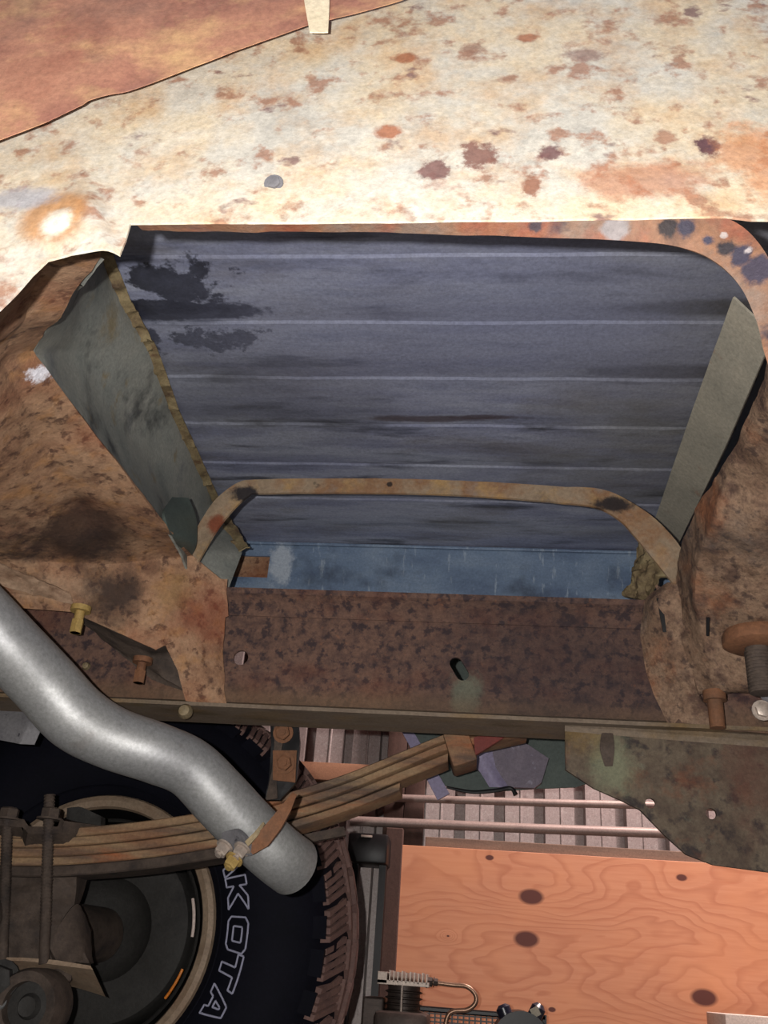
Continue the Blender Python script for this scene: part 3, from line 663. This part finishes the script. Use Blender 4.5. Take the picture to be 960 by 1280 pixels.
bm = loft([r_((222, 742, 1.135), (255, 722, 1.14), (284, 724, 1.155)), r_((205, 800, 1.12), (250, 790, 1.15), (280, 800, 1.178)), r_((222, 840, 1.155), (250, 850, 1.165), (280, 860, 1.188)), r_((232, 876, 1.175), (260, 880, 1.18), (285, 885, 1.19))], 24, 30, .004, .004, 26)
obj('corner_gusset', bm, M['rust_brown'], lc)
A_ = r_((126, 322, .505), (84, 372, .59), (42, 441, .685), (118, 543, .835), (215, 669, 1.03), (226, 690, 1.08), (240, 730, 1.16))
B_ = [Z(x, y, .69) for x, y in ((127, 322), (150, 378), (185, 440), (215, 520), (268, 632), (296, 688), (286, 735))]
B_[-1] = P(286, 735, 1.2); B_[-2] = P(303, 690, 1.26)
mid = [a.lerp(b, .5) + V((-.02, 0, .0)) for a, b in zip(A_, B_)]
bm = loft([A_, mid, B_], 90, 16, .003, .002, 16, smv=True)
obj('web_plate', bm, M['grey_web'], lc, label='grey-green painted web between crossmember and bed')
bm = loft([[p + V((-.010, -.006, -.004)) for p in B_[:6]], [p + V((-.002, -.006, -.001)) for p in B_[:6]], [p + V((.012, -.002, .004)) for p in B_[:6]]], 120, 6, .002, .006, 70)
obj('seam_sealer', bm, M['yellow_rust'], lc, label='crumbling yellow-brown seam')
bm = loft([[P(215, 622, 1.05), P(236, 622, 1.07)], [P(205, 640, 1.0), P(246, 650, 1.08)], [P(214, 668, 1.02), P(246, 680, 1.09)], [P(228, 690, 1.1), P(240, 694, 1.12)]], 12, 16, .004, .001, 30, smu=True, smv=True)  # dark sheet added for the shaded oval beside the strap
obj('strap_shade_patch', bm, M['liner'], lc, label='dark round-topped patch of painted shade beside the strap')
for (px, py, d, h, m) in ((103, 764, 1.085, .032, 'bolt_yellow'), (180, 828, 1.15, .03, 'rust_orange')):
    bm = bmesh.new(); q = P(px, py, d); tube(bm, [q + V((0, -.006, .004)), q + V((0, -.006, -h))], .0062, 14)
    tube(bm, [q + V((0, -.006, .004)), q + V((0, -.006, -.003))], .013, 18); tube(bm, [q + V((0, -.006, -h * .45)), q + V((0, -.006, -h * 1.0))], .0078, 6)
    obj('hanging_bolt', bm, M[m], lc)
bm = loft([r_((-40, 690, .985), (40, 722, 1.03), (88, 742, 1.07)), r_((-60, 712, 1.0), (30, 740, 1.045), (92, 756, 1.08))], 30, 8, .003, .004, 90); obj('flaking_edge', bm, M['flake'], lc, label='pale flaking paint along the edge')

# bent strap across the bed in the middle of the picture
up = [(226, 700), (246, 660), (268, 626), (296, 604), (330, 599), (480, 598), (600, 602), (700, 608), (755, 612), (796, 632), (826, 655), (853, 688), (858, 720)]
lo = [(246, 706), (262, 676), (284, 645), (310, 620), (334, 616), (480, 616), (600, 620), (700, 628), (745, 634), (775, 650), (795, 672), (818, 700), (846, 735)]
ds = [1.13, 1.11, 1.10, 1.10, 1.10, 1.10, 1.10, 1.10, 1.10, 1.10, 1.10, 1.10, 1.12]
bm = loft([[P(x, y, d) for (x, y), d in zip(up, ds)], [P(x, y, d - .002) for (x, y), d in zip(lo, ds)]], 140, 5, .004, .0008, 50, smu=True)
M['strap'] = MAT('strap_rust', [(108, 92, 76), (134, 116, 96), (124, 92, 66), (124, 112, 102)], 14, .7, 0, spots=[((34, 28, 28), 12, .66, .03), ((150, 120, 80), 22, .6, .08)],
    blobs=[(L(P(305, 618, 1.1)), .018, (26, 24, 30), .3, .6, (1, 1, 1.6), .95), (L(P(270, 655, 1.1)), .014, (110, 52, 30), .4, .5, (1, 1, 1), .9), (L(P(765, 632, 1.1)), .022, (26, 22, 26), .3, .6, (.8, 1, 1.8), .95), (L(P(487, 606, 1.1)), .004, (20, 18, 20), .3, .3, (1, 1, 1), .9)], bump=.4)
strap = obj('bent_strap', bm, M['strap'], T, label='narrow bent strap arching across the opening')

# right side: beige brace, yellow bracket, rusty crossmember
bm = loft([[Z(916, 372, .692), Z(868, 505, .692), Z(819, 648, .692)], [Z(966, 420, .645), Z(908, 555, .645), Z(846, 684, .66)]], 30, 6, .003, .0008, 20)
br = obj('side_brace', bm, M['beige'], T, label='flat beige brace rising at the right of the opening')
bm = loft([[Z(967, 425, .640), Z(909, 560, .640), Z(850, 680, .650)], [Z(976, 430, .632), Z(917, 562, .632), Z(857, 684, .640)]], 12, 3, .002); obj('gap_shade_strip', bm, M['black'], br)  # black strip added for the dark gap along the brace
bm = loft([r_((802, 668, 1.26), (822, 664, 1.24), (842, 690, 1.2)), r_((794, 700, 1.26), (815, 690, 1.22), (845, 715, 1.18)), r_((786, 730, 1.24), (800, 712, 1.22), (822, 724, 1.2)), r_((780, 746, 1.24), (795, 748, 1.22), (812, 752, 1.2))], 30, 30, .006, .008, 70, smu=True, smv=True)
obj('rust_bracket', bm, M['yellow_rust'], T, label='lumpy yellow-green corroded bracket')
rows = [r_((962, 452, .70), (985, 450, .66), (1030, 450, .62), (1450, 450, .60)),
        r_((923, 548, .82), (940, 540, .79), (985, 540, .76), (1450, 540, .74)),
        r_((889, 606, .92), (908, 600, .885), (960, 600, .85), (1450, 600, .84)),
        r_((868, 640, .97), (892, 650, .925), (960, 660, .90), (1450, 660, .90)),
        r_((851, 690, 1.06), (872, 700, 1.0), (950, 705, .97), (1450, 710, .97)),
        r_((846, 735, 1.12), (868, 745, 1.05), (945, 750, 1.02), (1450, 755, 1.02)),
        r_((850, 790, 1.13), (880, 795, 1.09), (950, 800, 1.07), (1450, 805, 1.07)),
        r_((862, 840, 1.15), (890, 850, 1.13), (935, 855, 1.11), (1450, 850, 1.10)),
        r_((864, 868, 1.17), (885, 868, 1.16), (915, 866, 1.15), (1450, 862, 1.14))]
bm = loft(rows, 60, 120, .004, .003, 34, smv=True)
rc = obj('cross_member', bm, M['rust_right'], T, label='lumpy tan-rust crossmember at the right edge')
rows = [r_((822, 736, 1.13), (835, 728, 1.12), (850, 732, 1.11)),
        r_((806, 750, 1.15), (822, 752, 1.12), (852, 760, 1.11)),
        r_((801, 790, 1.17), (828, 792, 1.14), (856, 800, 1.13)),
        r_((806, 830, 1.18), (836, 832, 1.155), (866, 838, 1.145)),
        r_((818, 870, 1.19), (845, 872, 1.175), (875, 872, 1.16)),
        r_((835, 905, 1.195), (855, 907, 1.185), (905, 906, 1.18))]
bm = loft(rows, 26, 60, .004, .003, 30, smu=True, smv=True)
gus = obj('gusset', bm, M['rust_right'], rc)
bm = loft([[P(821, 748, 1.118), P(828, 746, 1.118)], [P(829, 790, 1.128), P(833, 790, 1.128)]], 3, 6, .002); obj('gusset_slot', bm, M['black'], rc)  # black strip laid on for the dark recess of the slot
bm = loft([[P(883, 772, 1.04), P(887, 772, 1.04)], [P(883, 795, 1.055), P(886, 795, 1.055)]], 3, 6, .002); obj('crack', bm, M['black'], rc)
bm = bmesh.new(); q = P(945, 800, 1.03); lathe(bm, [(.0005, .012), (.034, .010), (.037, .004), (.037, -.006), (.030, -.010), (.012, -.010), (.0005, -.010)], q, 30, 'Z'); obj('bolt_cup', bm, M['rust_orange'], rc, label='orange-brown round cup')
bm = bmesh.new(); tube(bm, [q, q + V((0, 0, -.062))], .0135, 20)
for k in range(12): tube(bm, [q + V((0, 0, -.014 - k * .004)), q + V((0, 0, -.016 - k * .004))], .0145, 20)
obj('hanging_bolt', bm, M['axle'], rc)
bm = bmesh.new(); q = P(893, 868, 1.15); tube(bm, [q + V((0, 0, .004)), q + V((0, 0, -.008))], .014, 18); tube(bm, [q, q + V((0, 0, -.042))], .0095, 14); obj('hanging_bolt', bm, M['rust_orange'], rc)
bm = loft([r_((940, 858, 1.10), (975, 850, 1.10)), r_((948, 868, 1.10), (975, 872, 1.10)), r_((960, 884, 1.11), (978, 890, 1.11))], 8, 8, .004, .001, 30); obj('pale_tab', bm, M['shield'], rc, label='pale grey metal tab')
bm = bmesh.new(); hexbolt(bm, P(953, 888, 1.09), (0, -1, 0), .009, .006); obj('nut', bm, M['cast_alu'], rc)
# rail section under the right crossmember
bm = loft([r_((865, 880, 1.185), (930, 870, 1.18), (1080, 860, 1.18)), r_((840, 908, 1.185), (950, 916, 1.18), (1080, 926, 1.18))], 30, 8, .004, .002, 60); obj('reinforcement', bm, M['rail'], rail)

# tailpipe with clamp
cl = [(-90, 706, .86), (-40, 752, .90), (10, 806, .94), (55, 853, .98), (95, 896, 1.01), (140, 922, 1.035), (195, 941, 1.06), (238, 960, 1.085), (275, 997, 1.11), (310, 1034, 1.135), (345, 1066, 1.16), (366, 1082, 1.19)]
rp = [39, 40, 41, 41, 41, 38, 37, 36, 37, 36.5, 36, 36]
pts = [P(x, y, d) for x, y, d in cl]
def depth(p): return -(R.transposed() @ (p - CAM)).z
rad = [r * depth(p) / F for r, p in zip(rp, pts)]
rad = [.0335] * len(pts) if False else rad
bm = bmesh.new(); tube(bm, pts, rad, 36, hollow=.002, sm=120)
pipe = obj('tailpipe', bm, M['steel_pipe'], T, label='bent silver-grey exhaust tailpipe crossing in front of the leaf spring')
# clamp strip: rusty angled band, u-bolt with nuts
c0 = P(323, 1030, 1.10)
bm = loft([r_((366, 990, 1.10), (354, 1004, 1.09), (338, 1024, 1.085), (318, 1046, 1.085), (311, 1062, 1.09)), r_((371, 993, 1.10), (364, 1012, 1.09), (352, 1034, 1.085), (334, 1058, 1.085), (316, 1068, 1.09))], 30, 4, .006, .0008, 60)
clamp = obj('clamp_strap', bm, M['rust_orange'], pipe, label='orange rusty clamp strap with torn end')
bm = loft([r_((329, 1027, 1.088), (318, 1040, 1.083), (306, 1052, 1.083)), r_((331, 1030, 1.088), (322, 1045, 1.083), (310, 1058, 1.083))], 12, 3, .004); obj('u_bolt', bm, M['bolt'], pipe)
bm = loft([r_((278, 1040, 1.10), (296, 1038, 1.09), (312, 1056, 1.085)), r_((276, 1062, 1.11), (296, 1066, 1.10), (312, 1070, 1.09))], 12, 8, .006, .001, 50, smu=True); obj('saddle', bm, M['shield'], pipe)
for (px, py, m) in ((281, 1064, 'cast_alu'), (303, 1067, 'cast_alu'), (293, 1080, 'bolt_yellow')):
    bm = bmesh.new(); hexbolt(bm, P(px, py - 6, 1.09), (-.35, -.5, -.8), .0078, .010, .004); obj('clamp_nut', bm, M[m], pipe)

# leaf spring: stacked leaves
LY = 1.38
ctop = [(-120, 1032), (0, 1036), (80, 1035), (180, 1026), (280, 1010), (360, 990), (430, 968), (500, 940), (560, 916), (610, 906), (660, 895), (720, 880)]
def leaf(name, lst, th, y0, y1, m, parent, label=None, n=90):
    top_ = catmull([P(x, y, LY) for x, y in lst], n); bm = bmesh.new(); rg = []
    for i, p in enumerate(top_):
        u = i / (n - 1); t = th[0] + (th[1] - th[0]) * u
        rg.append([bm.verts.new(V((p.x, yy, p.z + dz))) for yy, dz in ((y0, -t * .12), (y0 + .002, 0), (y1, 0), (y1, -t), (y0 + .002, -t), (y0, -t * .88))])
    for a, b in zip(rg, rg[1:]):
        for k in range(6): bm.faces.new((a[k], a[(k + 1) % 6], b[(k + 1) % 6], b[k]))
    bm.faces.new(rg[0]); bm.faces.new(rg[-1][::-1])
    return obj(name, bm, M[m], parent, label=label)
ls = leaf('leaf_spring', ctop, (.013, .011), LY, LY + .064, 'spring', T, 'rust-brown leaf spring pack running in front of the wheel')
def shifted(dy, x0, x1, extra=0):
    pts = [(x, y) for x, y in ctop if x0 <= x <= x1]; return [(x, y + dy + extra * (x - x0) / (x1 - x0)) for x, y in pts]
leaf('leaf', shifted(11.5, -120, 660, 0), (.013, .012), LY - .001, LY + .063, 'spring', ls)
leaf('leaf', shifted(22.5, -120, 560, 2), (.013, .013), LY + .001, LY + .063, 'spring', ls)
leaf('leaf', shifted(34, -120, 500, 4), (.012, .012), LY - .002, LY + .063, 'spring', ls)
leaf('leaf', shifted(45, -120, 280, 2), (.014, .016), LY + .001, LY + .063, 'axle', ls)
# rebound clip
bm = bmesh.new(); a = P(575, 934, LY); box(bm, (-.019, -.006, -.026), (.019, .07, .026), .004, Matrix.Rotation(math.radians(-20), 3, 'Y')); bmesh.ops.translate(bm, verts=bm.verts, vec=a + V((0, 0, .0))); obj('rebound_clip', bm, M['spring'], ls)
bm = loft([[P(592, 922, LY - .004), P(640, 908, LY - .004)], [P(594, 944, LY - .004), P(646, 912, LY - .004)]], 6, 4, .01); obj('spring_eye_bracket', bm, M['red'], ls, label='dull red painted end')
# second rod under the spring, beyond the pipe end
bm = loft([[P(380, 1043, 1.45), P(430, 1033, 1.45)], [P(380, 1054, 1.45), P(432, 1044, 1.45)]], 6, 4, .012, .001, 50); obj('lower_leaf_tip', bm, M['axle'], ls)

# bracket with two rusted nuts behind the rail
bm = loft([r_((337, 893, 1.32), (372, 893, 1.32)), r_((339, 930, 1.32), (375, 930, 1.32)), r_((336, 975, 1.32), (370, 978, 1.32)), r_((331, 1000, 1.32), (350, 1000, 1.32))], 12, 20, .008, .001, 40)
hb = obj('spring_hanger', bm, M['black'], T, label='black rounded bracket hanging below the rail')
bm = loft([r_((341, 938, 1.315), (371, 938, 1.315)), r_((341, 975, 1.315), (369, 978, 1.315))], 10, 10, .003, .0012, 60); obj('rust_plate', bm, M['rust_orange'], hb)
bm = loft([r_((341, 893, 1.316), (362, 893, 1.316)), r_((343, 930, 1.316), (352, 936, 1.316)), r_((340, 962, 1.316), (345, 964, 1.316)), r_((332, 1000, 1.314), (347, 998, 1.314))], 8, 14, .003, .001, 60); obj('spacer', bm, M['axle'], hb)
for (px, py) in ((354, 916), (356, 954)):
    bm = bmesh.new(); hexbolt(bm, P(px, py, 1.311), (0, -1, -.1), .011, .009, .004); obj('nut', bm, M['rust_orange'], hb)
# pale heat shield at the left edge
bm = loft([r_((-80, 876, 1.26), (0, 878, 1.26), (40, 880, 1.26), (61, 886, 1.27)), r_((-80, 900, 1.25), (0, 902, 1.25), (35, 905, 1.25), (53, 908, 1.26)), r_((-80, 910, 1.25), (0, 925, 1.25), (25, 930, 1.25), (43, 931, 1.26))], 30, 12, .002, .0006, 40, smv=True); obj('heat_shield', bm, M['shield'], T, label='small grey spotted metal shield at the left edge')

# ------------------------------------------------------------------ wheel
WD = 1.66
wc = P(112, 1158, WD)
k_ = .205
def tl_(bm, prof, seg=96, closed=False): return lathe(bm, prof, wc, seg, 'Y', closed)
bm = bmesh.new(); tl_(bm, [(k_ - .012, .004), (k_ - .009, -.004), (k_ + .001, -.008), (k_ + .009, -.004), (k_ + .012, .004), (k_ + .004, .012), (k_ - .006, .012)], closed=True)
wh = obj('wheel', bm, M['rim'], T, label='dusty steel wheel rim lip inside a black tire')
bm = bmesh.new(); tl_(bm, [(k_ - .008, .008), (k_ - .014, .02), (k_ - .018, .05), (k_ - .032, .07), (k_ - .034, .18), (k_ - .06, .21), (k_ - .1, .20), (.06, .19), (.001, .19), (.001, .2), (.1, .215), (k_ - .05, .225), (k_ - .028, .19), (k_ - .026, .07), (k_ - .010, .05)], closed=True)
obj('rim_barrel', bm, M['rim_in'], wh, label='dark inside of the rim')
bm = bmesh.new(); tl_(bm, [(k_ - .030, .034), (k_ - .027, .030), (k_ - .024, .034), (k_ - .027, .038)], closed=True); obj('rim_ring', bm, M['drum'], wh)
TR = .446
sp = [(k_ + .004, .012), (k_ + .014, .0), (.245, -.022), (.290, -.034), (.335, -.032), (.375, -.016), (.390, -.002), (.402, .014), (.418, .036), (.430, .085), (.434, .14), (.428, .20), (.415, .246), (.402, .276), (.36, .30), (.30, .31), (k_ + .02, .28), (k_, .26), (k_, .04)]
bm = bmesh.new(); tl_(bm, sp, 144, True); obj('tire', bm, M['black_rubber'], wh, label='wide black off-road tire', ang=50)
bm = bmesh.new(); tl_(bm, [(.228, -.0165), (.230, -.019), (.232, -.0175)], 96, True); obj('bead_line', bm, M['black_rubber'], wh)
# tread blocks
def tread_block(bm, a0, a1, y0, y1, r0, r1, sk=0, tp=.0, dr=0):
    def q(a, y, r):
        r = r - (dr if y < (y0 + y1) / 2 else 0); return wc + V((r * math.cos(a), y, r * math.sin(a)))
    A = [q(a0, y0, r0), q(a1, y0, r0), q(a1 + sk, y1, r0), q(a0 + sk, y1, r0)]; B = [q(a0 + tp, y0 + .002, r1), q(a1 - tp, y0 + .002, r1), q(a1 + sk - tp, y1 - .002, r1), q(a0 + sk + tp, y1 - .002, r1)]
    va = [bm.verts.new(p) for p in A]; vb = [bm.verts.new(p) for p in B]
    bm.faces.new(va); bm.faces.new(vb[::-1])
    for i in range(4): bm.faces.new((va[i], va[(i + 1) % 4], vb[(i + 1) % 4], vb[i]))
NB = 44
def row(name, y0, y1, off, sk, gap, r1=TR, label=None, sip=1, dr=0):
    bm = bmesh.new()
    for k in range(NB):
        a = 2 * math.pi * (k + off) / NB; da = 2 * math.pi / NB * (1 - gap)
        for s_ in range(sip):
            tread_block(bm, a + da * s_ / sip, a + da * (s_ + .86) / sip, y0 + (.004 * (k % 2)) + .002 * s_, y1 - .003 * (k % 3) * .5, r1 - .016, r1 - .0006 * s_, sk, .003, dr + .003 * (k % 2) * (dr > 0))
    o = obj(name, bm, M['tread'], wh, smooth=False, label=label); return o
row('tread_row', .004, .066, 0, .055, .10, TR - .012, 'brown tread blocks with pink lamp light painted in', 4, .023)
row('tread_row', .076, .106, .4, -.05, .08, TR - .009)
row('tread_row', .112, .142, .1, .05, .08, TR - .003)
row('tread_row', .148, .176, .6, -.05, .08, TR - .005)
row('tread_row', .182, .232, .3, .04, .14, TR - .014)
bm = bmesh.new()
for k in range(NB):
    a = 2 * math.pi * (k + .1) / NB; da = 2 * math.pi / NB * (.62 + .1 * (k % 2))
    def q(a, y, r): return wc + V((r * math.cos(a), y, r * math.sin(a)))
    P4 = [(.380, -.010), (.380, .004), (.404, .020), (.404, .002)]
    va = [bm.verts.new(q(a, y, r)) for r, y in P4]; vb = [bm.verts.new(q(a + da, y, r)) for r, y in P4]
    bm.faces.new(va); bm.faces.new(vb[::-1])
    for i in range(4): bm.faces.new((va[i], va[(i + 1) % 4], vb[(i + 1) % 4], vb[i]))
obj('shoulder_lugs', bm, M['black_rubber'], wh, smooth=False)
# raised outline letters, tops outward, running clockwise
GL = {'K': [[(0, 0), (.28, 0), (.28, .36), (.62, 0), (1, 0), (.52, .52), (.98, 1), (.6, 1), (.28, .64), (.28, 1), (0, 1)]],
      'O': [[(.15, 0), (.85, 0), (1, .15), (1, .85), (.85, 1), (.15, 1), (0, .85), (0, .15)], [(.30, .28), (.70, .28), (.72, .32), (.72, .68), (.70, .72), (.30, .72), (.28, .68), (.28, .32)]],
      'T': [[(.36, 0), (.64, 0), (.64, .72), (1, .72), (1, 1), (0, 1), (0, .72), (.36, .72)]],
      'A': [[(0, 0), (.28, 0), (.34, .2), (.66, .2), (.72, 0), (1, 0), (.66, 1), (.34, 1)], [(.40, .40), (.60, .40), (.53, .72), (.47, .72)]],
      'D': [[(0, 0), (.7, 0), (1, .28), (1, .72), (.7, 1), (0, 1)], [(.28, .26), (.6, .26), (.72, .4), (.72, .6), (.6, .74), (.28, .74)]]}
def side_y(r):
    for (r0, y0), (r1, y1) in zip(sp, sp[1:]):
        if r0 <= r <= r1: return y0 + (y1 - y0) * (r - r0) / (r1 - r0)
    return 0
def letter(ch, ac, r0, h, wdt, slant=.12):
    bm = bmesh.new()
    for lp in GL[ch]:
        pts = []
        for (x, y) in lp + lp[:1]:
            s0 = (x - .5) * wdt + (y - .5) * h * slant; r = r0 + y * h; a = ac - s0 / (r0 + h * .5)
            pts.append((r, a))
        for (ra, aa), (rb, ab) in zip(pts, pts[1:]):
            seg = []
            for k in range(4):
                t = k / 3; r = ra + (rb - ra) * t; a = aa + (ab - aa) * t
                seg.append(wc + V((r * math.cos(a), side_y(r) - .0007, r * math.sin(a))))
            tube(bm, seg, .0016, 6)
    return obj('letter', bm, M['letter'], wh)
def ang(px, py): q = P(px, py, WD - .03); return math.atan2(q.z - wc.z, q.x - wc.x), math.hypot(q.x - wc.x, q.z - wc.z)
for ch, px, py in (('A', 283, 1078), ('K', 301, 1115), ('O', 303, 1168), ('T', 299, 1217), ('A', 284, 1266)):
    a, r = ang(px, py); letter(ch, a, .2435, .036, .052 if ch != 'A' else .05)
a1, _ = ang(301, 1115); a2, _ = ang(303, 1168); letter('D', a1 + 2.1 * (a1 - a2), .2435, .036, .05)
# brake drum and hub
bm = bmesh.new(); tl_(bm, [(.001, .10), (.05, .10), (.075, .085), (.085, .07), (.13, .065), (.150, .07), (.156, .08), (.156, .19), (.001, .19)], 64)
obj('brake_drum', bm, M['drum'], wh, label='dull black brake backing plate')
bm = bmesh.new(); a0, a1 = ang(231, 1120)[0], ang(236, 1170)[0]; rr = k_ - .031
n = 12; tube(bm, [wc + V((rr * math.cos(a0 + (a1 - a0) * k / n), .02, rr * math.sin(a0 + (a1 - a0) * k / n))) for k in range(n + 1)], .0028, 8); obj('rim_glint', bm, M['glint_pale'], wh, label='pale painted highlight on the inner rim')  # thin bar standing for a pale streak of light in the rim
bm = bmesh.new(); a0, a1 = ang(227, 1215)[0], ang(206, 1260)[0]
tube(bm, [wc + V((rr * math.cos(a0 + (a1 - a0) * k / n), .02, rr * math.sin(a0 + (a1 - a0) * k / n))) for k in range(n + 1)], .0024, 8); obj('rim_glint', bm, M['glint_amber'], wh, label='amber painted highlight on the inner rim')  # orange highlight streak, modelled as a thin bar

# ------------------------------------------------------------------ axle end, spring seat, u-bolts
ax = wc + V((-.05, 0, -.01))
bm = bmesh.new(); tube(bm, [ax + V((.04, .08, 0)), ax + V((.0, -.25, 0)), ax + V((-.02, -1.2, 0))], [.045, .042, .042], 28)
axl = obj('axle_tube', bm, M['axle'], T, label='greasy brown axle tube')
bm = loft([r_((-80, 1085, 1.40), (0, 1088, 1.40), (96, 1086, 1.40)), r_((-80, 1120, 1.39), (0, 1120, 1.38), (94, 1120, 1.40)), r_((-80, 1160, 1.38), (10, 1160, 1.37), (92, 1158, 1.40)), r_((-80, 1198, 1.39), (20, 1200, 1.38), (112, 1204, 1.40))], 40, 40, .05, .007, 24, smu=True, smv=True)
obj('spring_seat', bm, M['axle'], axl)
bm = loft([r_((-80, 1020, 1.36), (0, 1022, 1.36), (30, 1024, 1.36), (36, 1033, 1.36), (72, 1033, 1.36), (76, 1022, 1.36)), r_((-80, 1030, 1.355), (0, 1032, 1.355), (28, 1034, 1.355), (36, 1042, 1.355), (78, 1041, 1.355), (80, 1026, 1.355))], 50, 4, .07, .0008, 40); obj('clamp_plate', bm, M['axle'], axl)
bm = loft([r_((84, 1010, 1.46), (100, 1008, 1.46), (126, 1020, 1.46)), r_((82, 1036, 1.46), (100, 1034, 1.46), (126, 1034, 1.46))], 10, 6, .02, .002, 50); obj('bump_stop', bm, M['drum'], axl)
for (px, y0) in ((62, 994), (10, 1010)):
    bm = bmesh.new(); a = P(px, y0, 1.362); b = P(px - 7, 1205, 1.362)
    tube(bm, [a, b], .0072, 12)
    for k in range(40): tube(bm, [a + (b - a) * (k * .02), a + (b - a) * (k * .02 + .008)], .0083, 10)
    obj('u_bolt', bm, M['axle'], axl)
    bm = bmesh.new(); q = P(px, 1024, 1.362); hexbolt(bm, q, (0, 0, 1), .014, .014); obj('nut', bm, M['axle'], axl)
bm = loft([r_((-60, 1196, 1.36), (30, 1197, 1.36), (70, 1200, 1.36), (113, 1207, 1.36)), r_((-60, 1201, 1.358), (30, 1201, 1.358), (70, 1206, 1.358), (116, 1212, 1.358))], 30, 3, .08, .0006, 40); obj('lower_plate', bm, M['rim'], axl)
bm = bmesh.new(); q = P(80, 1212, 1.39); hexbolt(bm, q, (.15, 0, -1), .013, .014, .022, .009); obj('nut', bm, M['axle'], axl)
bm = loft([r_((60, 1180, 1.37), (95, 1130, 1.40), (112, 1160, 1.43)), r_((75, 1210, 1.37), (105, 1200, 1.40), (117, 1204, 1.43))], 14, 14, .01, .003, 40, smu=True); obj('shock_bracket', bm, M['axle'], axl)
e = P(38, 1258, 1.34); bm = bmesh.new(); lathe(bm, [(.030, -.02), (.042, -.022), (.046, -.012), (.046, .03), (.030, .03)], e, 40, 'Y', True); eye = obj('shock_eye', bm, M['axle'], axl)
bm = bmesh.new(); lathe(bm, [(.0005, -.01), (.012, -.012), (.016, -.004), (.031, -.002), (.031, .02), (.0005, .02)], e, 32); obj('bushing', bm, M['drum'], axl)
bm = bmesh.new(); hexbolt(bm, P(2, 1224, 1.33), (.1, -1, -.1), .018, .014); obj('large_nut', bm, M['drum'], axl, label='grey hex nut')
bm = bmesh.new(); tube(bm, [P(-5, 1250, 1.32), P(-30, 1300, 1.36)], .014, 16); obj('brake_line', bm, M['steel_pipe'], axl)

# ------------------------------------------------------------------ panels seen beyond the rail
LD = 1.62
bm = plate([P(x, y, LD) for x, y in ((500, 790), (500, 880), (512, 925), (545, 962), (556, 982), (600, 990), (640, 988), (670, 986), (720, 984), (745, 976), (770, 985), (860, 990), (1080, 990), (1080, 790))], [], .004, (0, 1, 0))
fl = obj('fender_liner', bm, M['liner'], T, smooth=False, label='dark green inner fender panel beyond the rail')
bm = loft([r_((484, 880, 1.60), (496, 880, 1.60)), r_((516, 940, 1.60), (532, 940, 1.60)), r_((547, 1000, 1.60), (562, 992, 1.60))], 6, 12, .006); obj('brace', bm, M['lavender'], fl, label='lavender diagonal brace')
bm = plate([P(x, y, 1.575) for x, y in ((590, 958), (584, 935), (634, 915), (662, 932), (686, 948), (677, 978), (668, 985), (636, 984))], [], .012, (0, 1, 0)); obj('reinforcement_plate', bm, M['plum'], fl, smooth=False, label='plum-grey six-sided plate')
bm = loft([r_((583, 944, 1.57), (598, 940, 1.565), (615, 938, 1.57)), r_((600, 965, 1.57), (608, 960, 1.565), (620, 960, 1.57)), r_((612, 984, 1.57), (625, 984, 1.565), (636, 984, 1.57))], 10, 14, .006, .001, 60, smu=True); obj('hinge', bm, M['lavender'], fl)
bm = loft([r_((545, 880, 1.59), (600, 880, 1.59)), r_((556, 912, 1.59), (570, 906, 1.59))], 6, 6, .004); obj('brace', bm, M['lavender'], fl, label='pale lavender bracket')
bm = bmesh.new(); tube(bm, [P(x, y, 1.56) for x, y in ((558, 984), (590, 990), (620, 988), (638, 985), (645, 994))], [.002, .003, .0035, .003, .004], 8, sm=30); obj('edge_trim', bm, M['black'], fl)
